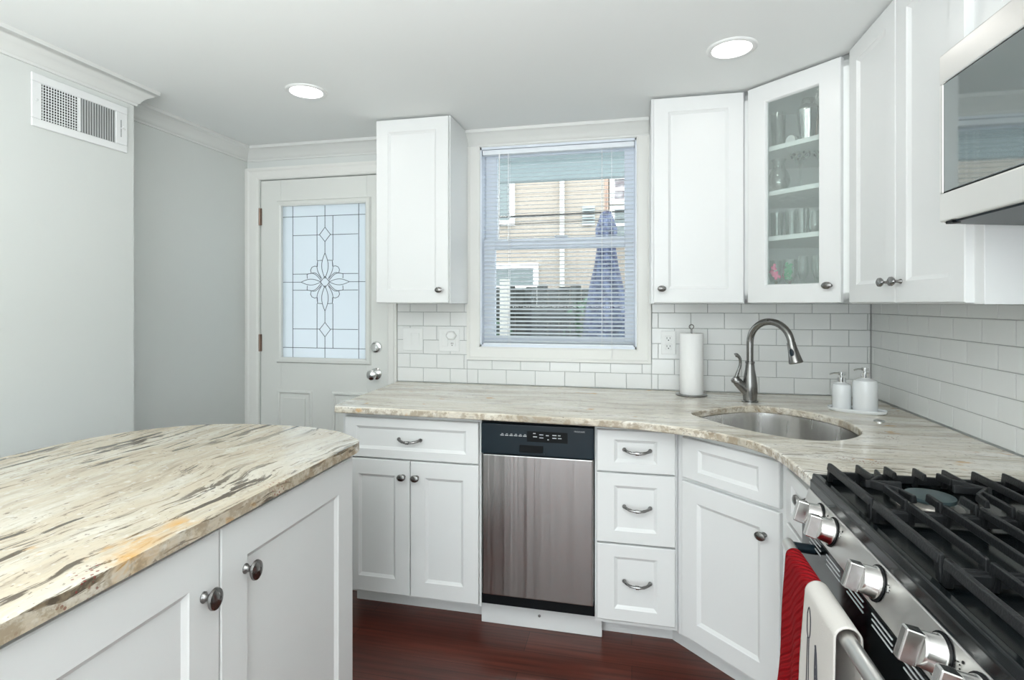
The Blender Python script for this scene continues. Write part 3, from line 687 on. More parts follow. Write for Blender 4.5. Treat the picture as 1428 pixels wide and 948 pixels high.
# ============================================================ COUNTERTOPS
def slab(name, outline, holes, z0, z1, m, bevel):
    bm = bmesh.new(); es = []
    for lp in [outline]+holes:
        vs = [bm.verts.new((p[0], p[1], z1)) for p in lp]
        es += [bm.edges.new((vs[i], vs[(i+1) % len(vs)])) for i in range(len(vs))]
    bmesh.ops.triangle_fill(bm, use_beauty=True, edges=es)
    r = bmesh.ops.extrude_face_region(bm, geom=bm.faces[:])
    bmesh.ops.translate(bm, verts=[v for v in r['geom'] if isinstance(v, bmesh.types.BMVert)], vec=(0, 0, z0-z1))
    bmesh.ops.recalc_face_normals(bm, faces=bm.faces)
    me = bpy.data.meshes.new(name); bm.to_mesh(me); bm.free(); me.materials.append(M[m])
    o = bpy.data.objects.new(name, me); COL.objects.link(o)
    md = o.modifiers.new('bevel', 'BEVEL'); md.width = bevel; md.segments = 3; md.limit_method = 'ANGLE'; md.angle_limit = math.radians(50)
    return o
frontc = [(.437, -1.343), (.428, -1.20), (.420, -1.12), (.398, -1.030), (.345, -.945), (.275, -.886), (.195, -.842), (.110, -.806), (.0, -.776), (-.134, -.760), (-.352, -.752), (-.799, -.740), (-1.200, -.742)]
outl = [(-1.271, -.0085), (XR-.009, -.0085), (XR-.009, -1.343)]+[(p.x, p.y) for p in catmull(frontc, 5)]+[(-1.226, -.735), (-1.238, -.715)]
sink_nt = [(-.224, .558), (-.028, .560), (.120, .612), (.178, .760), (.140, .930), (.030, 1.055), (-.084, 1.098), (-.210, 1.083), (-.283, 1.000), (-.303, .843), (-.275, .665)]
sinkP = [((n+t)*r2, (n-t)*r2) for n, t in sink_nt]
sinkC = catmull(sinkP, 6, closed=True)
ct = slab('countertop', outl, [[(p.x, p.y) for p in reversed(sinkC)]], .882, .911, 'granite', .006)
tag(ct, 'long cream granite countertop wrapping the corner around the sink along the back wall', 'countertop')
# sink
cxs = sum(p.x for p in sinkC)/len(sinkC); cys = sum(p.y for p in sinkC)/len(sinkC)
sk = thing('kitchen_sink', 'undermount stainless oval sink bowl in the corner countertop', 'sink', (cxs, cys, .70))
def ringpts(s, z): return [((p.x-cxs)*s, (p.y-cys)*s, z) for p in sinkC]
b = MB(); lv = [(1.07, .1815), (1.07, .180), (1.004, .180), (1.000, .1815), (.995, .160), (.975, .06), (.95, .025), (.88, .006), (.70, .001), (.12, -.003), (.12, -.006)]
# carry the rim just under the stone
vs = []; n = len(sinkC)
for s_, z in lv: vs += ringpts(s_, z)
fs = [(i*n+k, i*n+(k+1) % n, (i+1)*n+(k+1) % n, (i+1)*n+k) for i in range(len(lv)-1) for k in range(n)]
b.add(vs, fs); bo = b.build('bowl', 'sinksteel', sk, smooth=True)
sd = bo.modifiers.new('solid', 'SOLIDIFY'); sd.thickness = .001; sd.offset = -1
MB().lathe([(.058, -.001), (.055, .001), (.040, -.002), (.038, -.012), (.0, -.013)], 28).build('drain', 'chrome', sk, smooth=True)

# island
isl_out = catmull([(-.835, -2.62), (-.832, -1.90), (-.832, -1.40), (-.832, -1.262), (-.868, -1.214), (-.925, -1.170), (-.976, -1.141), (-1.108, -1.107), (-1.25, -1.105), (-1.386, -1.118), (-1.50, -1.160), (-1.60, -1.232), (-1.672, -1.330), (-1.716, -1.46), (-1.730, -1.64), (-1.735, -2.0), (-1.735, -2.62)], 5)
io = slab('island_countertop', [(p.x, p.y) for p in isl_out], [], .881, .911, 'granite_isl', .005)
tag(io, 'cream granite island top with dark brown streaks and a rounded far end', 'countertop')
ic = thing('island_cabinet', 'white island base cabinet with two doors under the streaked granite top', 'cabinet', (-.850-.020, -2.60, 0), PI/2)
b = MB(); b.box(0, 0, .105, 1.372, .80, .8805); b.build('carcass', 'cab', ic)
MB().box(0, .07, 0, 1.372, .09, .105).build('toe_kick', 'cab', ic)
for x0, x1, kx in ((.29, .780, .446), (.784, 1.335, .074)):
    dd = front(ic, 'door', x0, .125, x1, .866, r=.080, rt=.090); kk_ = knob(kx, .622, dd); kk_.scale = (1.0, 1.1, 1.62)
MB().box(0.01, -.02, .125, .286, 0, .866).build('side_panel', 'cab', ic, bevel=.002)

# ============================================================ FAUCET and counter things
fa = thing('kitchen_faucet', 'dark brushed nickel gooseneck faucet with side lever behind the sink', 'faucet', (.508, -.253, .911))
MB().lathe([(.034, 0), (.034, .004), (.029, .007), (.0285, .012), (.031, .04), (.0305, .075), (.026, .11), (.0195, .145), (.0178, .168), (.020, .170), (.020, .176), (.0175, .178), (0, .178)], 28).build('body', 'nickel', fa, smooth=True)
dv = Vector((.132, -.167, 0)); dl = dv.length; dv.normalize()
pts = [(0, 0, .17), (0, 0, .25)]
R_ = dl/2*.95; zc = .262
for i in range(0, 19):
    a = PI-PI*i/18*.975; pts.append((dv.x*(R_+R_*math.cos(a)), dv.y*(R_+R_*math.cos(a)), zc+R_*math.sin(a)*.92))
b = MB().tube(pts, .0145, 16); b.build('spout', 'nickel', fa, smooth=True)
e = Vector(pts[-1]); e2 = (Vector(pts[-1])-Vector(pts[-3])).normalized()
m4 = plane_mtx(e-e2*.004, e2)
MB().lathe([(0, 0), (.0165, 0), (.017, .004), (.0165, .008), (.0175, .02), (.022, .055), (.0265, .080), (.0265, .084), (.022, .086), (0, .086)], 24, m4).build('spray_head', 'nickel', fa, smooth=True)
sd_ = (m4.to_3x3() @ Vector((1, 0, 0)))
cp_ = m4 @ Vector((0, 0, .042)); q = Vector((-.55, -.83, 0)).normalized()
q = (q-e2*q.dot(e2)).normalized(); pb = plane_mtx(cp_+q*.017, q, up=e2)
MB().lathe([(.0085, 0), (.0085, .004), (.006, .006), (0, .006)], 16, pb, sy=1.9).build('spray_button', 'blackpl', fa, smooth=True)
s0 = Vector((-.012, -.004, .040)); s1 = Vector((-.062, -.012, .098))
MB().tube([s0, s0.lerp(s1, .4), s0.lerp(s1, .8), s1], [.019, .020, .020, .0165], 16).tube([s1-(s1-s0).normalized()*.002, s1+Vector((-.006, 0, .007))], [.021, .018], 16).build('valve_housing', 'nickel', fa, smooth=True)
lv_ = catmull([(-.060, -.012, .100), (-.056, -.014, .120), (-.048, -.016, .145), (-.043, -.018, .170), (-.046, -.020, .192), (-.058, -.022, .206), (-.066, -.022, .204)], 4)
MB().tube(lv_, [.0085-.0035*math.sin(PI*min(1, i/len(lv_)*1.1))+.001 for i in range(len(lv_))], 12).build('lever', 'nickel', fa, smooth=True)
# counter button
o = MB().lathe([(0, 0), (.019, 0), (.019, .003), (.016, .005), (.015, .004), (0, .004)], 24).build('air_switch_button', 'chrome', smooth=True, loc=(.883, -.583, .9112)); tag(o, 'small round chrome button set in the granite right of the sink', 'button')
# paper towel
hx, hy = .275, -.130
ph = thing('paper_towel_holder', 'dark metal stand with a looped top holding the paper towel roll', 'holder', (hx, hy, .9112))
b = MB(); b.lathe([(0, 0), (.070, 0), (.072, .003), (.070, .006), (.060, .007), (0, .007)], 36); b.build('base', 'pewter', ph, smooth=True)
MB().tube([(0, 0, .004), (0, 0, .312)], .004, 10).tube([(0+.010*math.sin(a), 0, .312+.010-.010*math.cos(a)) for a in [i*2*PI/16 for i in range(17)]], .0025, 8).build('rod', 'pewter', ph, smooth=True)
o = MB().lathe([(.017, .0005), (.052, .0), (.0535, .002), (.0535, .283), (.052, .285), (.020, .284), (.018, .281), (.017, .0005)], 48, cap=False).build('paper_towel_roll', 'paper', smooth=True, loc=(hx, hy, .9185)); tag(o, 'full white paper towel roll standing upright by the outlet', 'paper towel')
# soap tray and dispensers
tcx, tcy = .878, -.395; ta = math.atan2(-.05, .10)
b = MB(); prof = [(0, 0), (.92, 0), (.98, .004), (1.0, .013), (.985, .014), (.96, .007), (0, .006)]
seg = 48; vs = []
for r_, z in prof:
    for k in range(seg):
        a = 2*PI*k/seg; ca, sa = math.cos(a), math.sin(a)
        x = .102*r_*math.copysign(abs(ca)**.7, ca); y = .050*r_*math.copysign(abs(sa)**.75, sa); vs.append((x, y, z))
b.add(vs, [(i*seg+k, i*seg+(k+1) % seg, (i+1)*seg+(k+1) % seg, (i+1)*seg+k) for i in range(len(prof)-1) for k in range(seg)])
o = b.build('soap_tray', 'ceramic', smooth=True, loc=(tcx, tcy, .9112), rotz=ta); tag(o, 'oval white ceramic tray under the two soap dispensers', 'tray')
def disp(label, dx, hgt, rad, prot):
    c_, s_ = math.cos(ta), math.sin(ta)
    t = thing('soap_dispenser', label, 'soap dispenser', (tcx+dx*c_, tcy+dx*s_, .9178), prot, 'white soap dispensers')
    MB().lathe([(0, 0), (rad*.96, 0), (rad, .004), (rad, hgt*.88), (rad*.93, hgt*.95), (rad*.62, hgt), (.016, hgt+.002), (.015, hgt+.004), (0, hgt+.004)], 32).build('bottle', 'ceramic', t, smooth=True)
    MB().lathe([(.0145, hgt+.003), (.0145, hgt+.022), (.006, hgt+.023), (.006, hgt+.030), (.0125, hgt+.031), (.0125, hgt+.044), (0, hgt+.045)], 20).tube([(0, 0, hgt+.038), (-.03, 0, hgt+.039), (-.046, 0, hgt+.034)], [.0045, .0035, .003], 8).build('pump', 'chrome', t, smooth=True)
disp('smaller white ceramic soap dispenser, left one on the tray', -.052, .104, .034, .1)
disp('larger white ceramic soap dispenser, right one on the tray', .028, .128, .043, .3)

# ============================================================ outlets
def plate(label, x, z, w_, h_, kind):
    t = thing('switch_plate' if kind != 'out' else 'outlet', label, 'switch' if kind == 'sw' else 'outlet', (x, -.0078, z))
    MB().box(-w_/2, -.005, -h_/2, w_/2, 0, h_/2).build('plate', 'white', t, bevel=.003)
    if kind == 'sw':
        for sx in (-.023, .023): MB().hexa([(sx-.016, -.0055, -.033), (sx+.016, -.0055, -.033), (sx+.016, -.004, -.033), (sx-.016, -.004, -.033), (sx-.016, -.0085, .033), (sx+.016, -.0085, .033), (sx+.016, -.004, .033), (sx-.016, -.004, .033)]).build('rocker', 'white', t, bevel=.001)
    elif kind == 'combo':
        MB().box(-.039, -.008, -.033, -.007, -.004, .033).build('rocker', 'white', t, bevel=.001)
        r = MB().box(.007, -.007, -.033, .039, -.004, .033).build('receptacle', 'white', t, bevel=.001)
        b = MB().box(.012, -.0076, -.022, .0145, -.0068, -.013).box(.021, -.0076, -.022, .0235, -.0068, -.013); b.lathe([(.0028, 0), (.0028, .0008), (0, .0008)], 8, plane_mtx((.0178, -.007, -.028), (0, -1, 0))); b.build('slots', 'dark', r)
    else:
        for sz in (.020, -.020):
            r = MB().box(-.0165, -.0072, sz-.0145, .0165, -.004, sz+.0145).build('receptacle', 'white', t, bevel=.0015)
            b = MB().box(-.0085, -.0079, sz-.002, -.0062, -.0070, sz+.008).box(.0062, -.0079, sz-.002, .0085, -.0070, sz+.008); b.lathe([(.003, 0), (.003, .0008), (0, .0008)], 8, plane_mtx((0, -.0072, sz-.0075), (0, -1, 0))); b.build('slots', 'dark', r)
    return t
plate('white double rocker switch plate under the left wall cabinet', -1.178, 1.146, .118, .124, 'sw')
plate('white plate with one rocker and one outlet, holding a plug-in freshener by the window', -.968, 1.144, .118, .124, 'combo')
plate('white duplex outlet on the tiles beside the paper towel roll', .178, 1.148, .071, .116, 'out')
o = MB().lathe([(0, 0), (.024, 0), (.026, .006), (.026, .020), (.020, .026), (0, .027)], 6, plane_mtx((-.952, -.0140, 1.170), (0, -1, 0)), sx=1.15, sy=1.0).build('plug_in_adapter', 'white', bevel=.003); tag(o, 'six-sided white plug-in device on the outlet left of the window', 'plug-in')

# ============================================================ blind
bl = thing('venetian_blind', 'white horizontal slat blind lowered inside the window', 'blind', (0, 0, 1.12))
bx0, bx1 = -.785, .013; yb = .022
MB().box(bx0, .004, 1.020, bx1, .040, 1.046).build('headrail', 'slat', bl, bevel=.003)
b = MB(); P_ = .0213; tilt = math.radians(17); ns = 47
for i in range(ns):
    zc_ = .022+i*P_
    if zc_ > 1.010: break
    pts = []
    for s_ in (-1, -.33, .33, 1):
        yy = s_*.0125; cr = .0012*(1-s_*s_)
        pts.append((yb+yy*math.cos(tilt)-cr*math.sin(tilt), zc_+yy*math.sin(tilt)+cr*math.cos(tilt)))
    vs = [(x, y, z+dz) for x in (bx0+.004, bx1-.004) for dz in (0, -.0004) for y, z in pts]
    b.add(vs, [(k, k+1, 8+k+1, 8+k) for k in range(3)]+[(4+k, 12+k, 13+k, 5+k) for k in range(3)]+[(0, 8, 12, 4), (3, 7, 15, 11)])
b.build('slats', 'slat', bl)
MB().box(bx0+.002, .010, -.004, bx1-.002, .036, .012).build('bottom_rail', 'slat', bl, bevel=.003)
for x in (-.668, -.392-.0, -.085):
    pass
b = MB()
for x in (-.640, -.150):
    for y in (.008, .036): b.tube([(x, y, .0), (x, y, 1.03)], .0009, 6)
    b.box(x-.010, .006, -.006, x+.010, .010, .010)
b.build('ladder_cords', 'cord', bl)
MB().tube([(-.690, .000, 1.02), (-.692, -.003, .56)], .0032, 8).build('tilt_wand', 'cord', bl)
b = MB().tube([(-.642, -.002, 1.02), (-.642, -.003, .58)], .0012, 6); b.lathe([(.001, 0), (.004, .004), (.004, .020), (.001, .024)], 10, Matrix.Translation((-.642, -.003, .556))); b.build('pull_cord', 'cord', bl)
b = MB().tube([(-.100, -.002, 1.02), (-.100, -.004, .3), (-.098, -.024, -.03), (-.10, -.028, -.06)], .0012, 6); b.build('lift_cord', 'cord', bl)

# ============================================================ vent register
vr = thing('vent_register', 'white wall air register near the ceiling on the left wall', 'vent', (XN+.0005, -1.127, 2.066), PI/2)
# local: x -> +Y world, -y -> +X world
vw, vh = .370, .190
b = MB()
for (x0, z0, x1, z1) in ((-vw/2, -vh/2, vw/2, -vh/2+.030), (-vw/2, vh/2-.030, vw/2, vh/2), (-vw/2, -vh/2+.030, -vw/2+.034, vh/2-.030), (vw/2-.052, -vh/2+.030, vw/2, vh/2-.030), (-.020, -vh/2+.030, -.010, vh/2-.030)): b.box(x0, -.007, z0, x1, 0, z1)
b.build('frame', 'vent', vr, bevel=.003)
MB().box(-vw/2+.02, -.0025, -vh/2+.02, vw/2-.03, -.0003, vh/2-.02).build('duct_shade', 'dark', vr)  # dark sheet painting the shade inside the duct; the wall is uncut
b = MB()
for i in range(14):
    x = -vw/2+.037+i*.0095; b.box(x, -.0065, -vh/2+.03, x+.0022, -.0045, vh/2-.03)
b.build('vertical_fins', 'vent', vr)
b = MB()
for i in range(13):
    z = -vh/2+.034+i*.0102; b.hexa([(-vw/2+.034, -.0042, z), (-.020, -.0042, z), (-.020, -.0028, z+.003), (-vw/2+.034, -.0028, z+.003), (-vw/2+.034, -.0042, z+.0018), (-.020, -.0042, z+.0018), (-.020, -.0028, z+.0048), (-vw/2+.034, -.0028, z+.0048)])
b.build('horizontal_fins', 'ventg', vr)
b = MB()
for i in range(14):
    x = -.009+i*.0103; b.hexa([(x, -.0065, -vh/2+.03), (x+.0012, -.0065, -vh/2+.03), (x+.0105, -.003, -vh/2+.03), (x+.009, -.003, -vh/2+.03), (x, -.0065, vh/2-.03), (x+.0012, -.0065, vh/2-.03), (x+.0105, -.003, vh/2-.03), (x+.009, -.003, vh/2-.03)])
b.build('angled_louvers', 'ventg', vr)
MB().box(vw/2-.031, -.0078, -.035, vw/2-.029, -.0070, .035).build('lever_slot', 'dark', vr)
MB().tube([(vw/2-.030, -.008, .0), (vw/2-.026, -.022, .010)], .0025, 8).build('lever', 'vent', vr)
for x in (-vw/2+.017, vw/2-.015): MB().lathe([(.005, 0), (.004, .002), (0, .0025)], 12, plane_mtx((x, -.007, 0), (0, -1, 0))).build('screw', 'ventg', vr)

# ============================================================ recessed lights
def can(x, y, label):
    t = thing('recessed_light', label, 'ceiling light', (x, y, CZ), 0, 'recessed ceiling lights')
    MB().lathe([(.066, -.001), (.068, -.006), (.078, -.007), (.086, -.003), (.087, -.0005)], 40, cap=False).build('trim_ring', 'white', t, smooth=True)
    MB().lathe([(0, -.0035), (.045, -.0035), (.066, -.002)], 40, cap=False).build('lamp_lens', 'lamp', t, smooth=True)
can(-1.372, -.716, 'round lit recessed ceiling light nearer the exterior door')
can(.350, -.737, 'round lit recessed ceiling light nearer the corner cabinets')
can(-1.30, -2.55, 'unseen recessed fill light added above the island behind the camera'); can(.30, -2.75, 'unseen recessed fill light added above the range side behind the camera')  # rear lamps, here and on the next line, are unseen and added for fill
can(-1.30, -4.40, 'unseen recessed fill light added at the far end over the left'); can(.30, -4.40, 'unseen recessed fill light added at the far end over the right')

# ============================================================ MICROWAVE
mw = thing('microwave', 'stainless over-the-range microwave with a dark window mounted above the stove', 'microwave', (.680, -1.3945, 1.527), -PI/2)
MWW = .757; MH = .376
MB().box(.002, .03, 0, MWW-.002, .405, MH-.002).build('case', 'blackpl', mw)
b = MB(); b.box(0, 0, 0, MWW, .028, .064).box(0, 0, .309, MWW, .028, MH).box(0, 0, .064, .014, .028, .309).box(.56, 0, .064, MWW, .028, .309)
dd = b.build('door', 'mwsteel', mw, bevel=.004)
MB().box(.010, .003, .060, .57, .020, .313).build('window_frame', 'blackpl2', dd, bevel=.002)
MB().box(.016, .0005, .066, .556, .004, .307).build('window', 'mwwin', dd, bevel=.002)
MB().box(.60, -.002, .03, MWW-.02, .002, MH-.03).build('keypad', 'blackpl', mw, bevel=.002)
b = MB().tube([(.582, -.002, .07), (.582, -.035, .085), (.582, -.035, .30), (.582, -.002, .315)], .009, 12); b.build('handle', 'rsteel', mw, smooth=True)
b = MB(); b.hexa([(.01, .012, -.004), (MWW-.01, .012, -.004), (MWW-.03, .36, -.030), (.05, .36, -.030), (.0, .008, .002), (MWW, .008, .002), (MWW, .40, .002), (.0, .40, .002)]); b.build('underside_vent', 'blackpl', mw)
MB().box(.02, .004, -.006, .045, .02, .001).build('clip', 'blackpl2', mw)

# ============================================================ RANGE
RY0, RY1 = -1.350, -2.110
rg = thing('gas_range', 'stainless gas range with black cooktop and cast iron grates', 'range', (.410, RY0, 0), -PI/2)
# local: x = -(Y-RY0) 0..0.76 ; y = X-.41 ; z up
RWd = .760
MB().box(.003, .012, .10, RWd-.003, .655, .885).build('body', 'blackpl', rg)
MB().box(.02, .06, 0, RWd-.02, .64, .10).build('base', 'blackpl2', rg)
b = MB()   # cooktop tray with raised lip
b.prism([(0, .016), (RWd, .016), (RWd, .660), (0, .660)], .884, .915)
b.hexa([(0, .014, .884), (RWd, .014, .884), (RWd, .040, .884), (0, .040, .884), (0, .022, .930), (RWd, .022, .930), (RWd, .040, .927), (0, .040, .927)])
b.box(0, .022, .905, .014, .66, .928).box(RWd-.014, .022, .905, RWd, .66, .928).box(0, .62, .905, RWd, .66, .940)
ck = b.build('cooktop', 'black', rg, bevel=.003)
cpn = MB().hexa([(0, -.006, .822), (RWd, -.006, .822), (RWd, .020, .822), (0, .020, .822), (0, .013, .8915), (RWd, .013, .8915), (RWd, .03, .8915), (0, .03, .8915)]).build('control_panel', 'rsteel', rg, bevel=.0015)
pn = Vector((0, -.0695, .019)).normalized()
for i, x in enumerate((.102, .186, .400, .596, .682)):
    o_ = Vector((x, .0035, .860)); m4 = plane_mtx(o_, pn)
    b = MB(); b.lathe([(.0275, 0), (.0275, .004), (.0255, .006), (.0240, .024), (.0215, .028), (0, .028)], 32, m4)
    kn = b.build('control_knob', 'rknob', rg, smooth=True)
    def tr(pts): return [m4 @ Vector(p) for p in pts]
    hw, wf = .0105, .0245
    gm = MB().hexa(tr([(-hw, -wf, .027), (hw, -wf, .027), (hw, wf, .027), (-hw, wf, .027), (-hw*.75, -wf*.96, .050), (hw*.75, -wf*.96, .050), (hw*.75, wf*.96, .050), (-hw*.75, wf*.96, .050)]))
    gm.build('grip', 'rknob', kn, bevel=.0025)
    MB().lathe([(.031, 0), (.031, .001), (0, .0012)], 28, plane_mtx(o_+pn*.0002, pn)).build('bezel', 'blackpl2', kn)
    b = MB()
    if i != 2: b.lathe([(.0022, 0), (.0022, .0008), (0, .0008)], 8, plane_mtx(Vector((x+.044, .0095, .879)), pn))
    for a in range(8):
        q_ = a*PI/4; b.lathe([(.0011, 0), (.0011, .0006), (0, .0006)], 6, plane_mtx(Vector((x+.036+.006*math.cos(q_), .0065+.0014*math.sin(q_), .869+.006*math.sin(q_))), pn))
    b.build('markings', 'dark', kn)
# oven door
od = MB().box(.004, -.003, .30, RWd-.004, .010, .818).build('oven_door', 'black', rg, bevel=.003)
b = MB()
for grp in range(6):
    for k in range(3):
        x0 = .065+grp*.112; b.box(x0, -.0042, .806-k*.010, x0+.075, -.0028, .8085-k*.010)
b.build('vent_slots', 'mark', od)
MB().box(.10, -.0042, .37, RWd-.10, -.0028, .66).build('oven_window', 'mwglass', od)
MB().box(.004, -.006, .10, RWd-.004, .012, .290).build('storage_drawer', 'rsteel', rg, bevel=.003)
hy_, hz_ = -.055, .785
hb = MB().tube([(.083, hy_, hz_), (.20, hy_-.003, hz_), (RWd/2, hy_-.005, hz_), (RWd-.20, hy_-.003, hz_), (RWd-.045, hy_, hz_)], .0135, 16)
h_o = hb.build('handle_bar', 'rsteel', od, smooth=True)
for x in (.095, RWd-.05): MB().tube([(x, -.003, hz_-.004), (x, hy_, hz_)], .011, 12).build('handle_bracket', 'blackpl', od, smooth=True)
# burners
BC = [(.145, .205, .040), (.145, .500, .034), (.380, .350, .045), (.615, .205, .044), (.615, .500, .034)]
for x, y, r_ in BC:
    bb = MB().lathe([(r_*1.5, .9152), (r_*1.45, .919), (r_*1.02, .921), (r_*1.02, .930), (r_*.9, .931), (0, .931)], 32, Matrix.Translation((x, y, 0))).build('burner', 'alu', rg, smooth=True)
    MB().lathe([(0, .9315), (r_*1.12, .9315), (r_*1.15, .934), (r_*1.12, .9395), (r_*.9, .941), (0, .9415)], 32, Matrix.Translation((x, y, 0))).build('burner_cap', 'capblack', bb, smooth=True)
# grates
gx_ = [(.010, .256), (.260, .502), (.506, .752)]
fy = [.055+.0595*k for k in range(10)]
for gi, (a0, a1) in enumerate(gx_):
    b = MB(); hw = .0055; zt = .960; zb_ = .944; am = (a0+a1)/2
    def bar(p, q, z0=zb_, z1=zt, w_=hw):
        p, q = Vector(p), Vector(q); d_ = (q-p).normalized(); n_ = Vector((-d_.y, d_.x))*w_; n2 = n_*.62
        b.hexa([(p.x-n_.x, p.y-n_.y, z0), (q.x-n_.x, q.y-n_.y, z0), (q.x+n_.x, q.y+n_.y, z0), (p.x+n_.x, p.y+n_.y, z0), (p.x-n2.x, p.y-n2.y, z1), (q.x-n2.x, q.y-n2.y, z1), (q.x+n2.x, q.y+n2.y, z1), (p.x+n2.x, p.y+n2.y, z1)])
    def leg(x, y, sgn):   # sloping foot at the end of a finger
        b.hexa([(x-sgn*.001, y-hw, .9165), (x+sgn*.013, y-hw, .9165), (x+sgn*.013, y+hw, .9165), (x-sgn*.001, y+hw, .9165), (x+sgn*.004, y-hw*.62, zt), (x+sgn*.026, y-hw*.62, zt), (x+sgn*.026, y+hw*.62, zt), (x+sgn*.004, y+hw*.62, zt)])
    # low side rails running front to back
    for x in (a0+.005, a1-.005): b.box(x-.005, fy[0], .922, x+.005, fy[-1], .940)
    for y in (fy[0], fy[-1]): bar((a0+.006, y), (a1-.006, y), w_=.0075)
    for k, y in enumerate(fy):
        leg(a0, y, 1); leg(a1, y, -1)
        if k in (0, 9): continue
        near = min((abs(y-by), r_) for bx, by, r_ in BC if abs(bx-am) < .05)
        if near[0] < .035: ln = .048
        elif near[0] < .075: ln = .066
        elif near[0] < .11: ln = .088
        else: ln = None
        if ln:
            bar((a0+.006, y), (a0+.006+ln, y)); bar((a1-.006, y), (a1-.006-ln, y))
        else: bar((a0+.006, y), (a1-.006, y))
    for bx, by, r_ in BC:
        if abs(bx-am) > .05: continue
        for sy in (1, -1):
            y1_ = by+sy*.118; y0_ = by+sy*.048
            bar((am, y1_), (am, y0_))
            for sx in (1, -1): bar((am, y1_-sy*.01), (am+sx*.045, by+sy*.070)); bar((am+sx*.045, by+sy*.070), (am+sx*(a1-a0)/2*.72, by+sy*.062))
    b.build('grate', 'iron', rg, bevel=.0022)

# ============================================================ TOWELS over the handle bar (world coords)
HX, HZ = .410+hy_-.004, hz_
def towel(name, m, label, y0, y1, zf, zb_, rad, folds, amp, seed, prints=None, spread=0, lean=0):
    rng = random.Random(seed); n = 40
    def P(u, s):   # u across 0..1, s arc parameter: -1 back bottom, 0 top, 1 front bottom
        if s > 0:
            L_ = HZ-zf; t = s*(L_+.02)
            if t < rad*PI/2: a = t/rad; x = HX-rad*math.sin(a); z = HZ+rad*math.cos(a); k = 0
            else: k = (t-rad*PI/2)/L_; x = HX-rad-lean*k; z = HZ-(t-rad*PI/2)
        else:
            L_ = HZ-zb_; t = -s*(L_+.02)
            if t < rad*PI/2: a = t/rad; x = HX+rad*math.sin(a); z = HZ+rad*math.cos(a); k = 0
            else: k = (t-rad*PI/2)/L_; x = HX+rad; z = HZ-(t-rad*PI/2)
        yy = y0+(y1-y0)*u
        if s > 0:
            yy -= (u-.5)*spread*k
            x -= amp*k*(.5+.5*math.sin(folds*u*2*PI+seed))+.004*math.sin(9*k+4*u)*k
        else: x += .004*k
        return (x, yy, z)
    ss = [-1+.1*i for i in range(10)]+[-.07+.0078*i for i in range(18)]+[.07+.93*i/26 for i in range(27)]
    us = [i/n for i in range(n+1)]
    b = MB(); vs = [P(u, s) for s in ss for u in us]; w_ = n+1
    b.add(vs, [(i*w_+j, i*w_+j+1, (i+1)*w_+j+1, (i+1)*w_+j) for i in range(len(ss)-1) for j in range(n)])
    o = b.build(name, m, smooth=True); sd = o.modifiers.new('solid', 'SOLIDIFY'); sd.thickness = .0032; sd.offset = 0
    bpy.context.view_layer.update(); me2 = bpy.data.meshes.new_from_object(o.evaluated_get(bpy.context.evaluated_depsgraph_get())); o.modifiers.clear(); o.data = me2
    tag(o, label, 'towel'); return o, P
towel('dish_towel', 'redcloth', 'red woven dish towel hanging over the left end of the oven handle', -1.497, -1.665, .36, .45, .0160, 2.1, .014, 1.0, lean=.002, spread=.075)
tw, P = towel('tea_towel', ['teacloth', 'ink'], 'off-white tea towel printed with sketched kitchen utensils over the oven handle', -1.650, -1.805, .33, .42, .0205, 1.2, .016, 2.2, lean=.010, spread=.04)
b = MB()
def ink(pts, r=.0012):
    c_ = catmull([(p[0], p[1], 0) for p in pts], 4); b.tube([Vector(P(p.x, p.y))+Vector((-.0020, 0, 0)) for p in c_], r, 4)
# spatula / whisk outlines (u across, s down)
ink([(.16, .13), (.20, .10), (.26, .13), (.27, .19), (.23, .22), (.18, .20), (.16, .13)]); ink([(.20, .22), (.19, .40), (.16, .52)]); ink([(.24, .22), (.24, .40), (.26, .52)])
ink([(.16, .52), (.11, .60), (.10, .70), (.17, .80), (.27, .76), (.31, .64), (.26, .52)]); ink([(.15, .58), (.14, .68), (.20, .74)]); ink([(.20, .56), (.21, .66), (.26, .70)]); ink([(.12, .62), (.26, .62)]); ink([(.13, .68), (.27, .68)])
ink([(.46, .20), (.50, .24), (.54, .34), (.52, .42)], .0022); ink([(.46, .20), (.44, .30), (.46, .38)], .0016); ink([(.50, .28), (.55, .36), (.53, .44), (.48, .42)], .0022); ink([(.50, .42), (.49, .60), (.47, .82)])
for k in range(6): ink([(.47+.01*k, .30+.02*k), (.55, .31+.02*k)], .0012)
ink([(.72, .40), (.75, .55), (.72, .72), (.70, .85)]); ink([(.80, .42), (.81, .58), (.78, .74)])
me = tw.data; bm = bmesh.new(); bm.from_mesh(me); base = len(bm.verts); nv = [bm.verts.new(v) for v in b.v]
for f in b.f:
    try: ff = bm.faces.new([nv[i] for i in f]); ff.material_index = 1
    except ValueError: pass
bm.to_mesh(me); bm.free()

# ============================================================ OUTSIDE
struct(MB().box(-14, .13, -.35, 10, 16, -.30).build('ground', 'patio'))
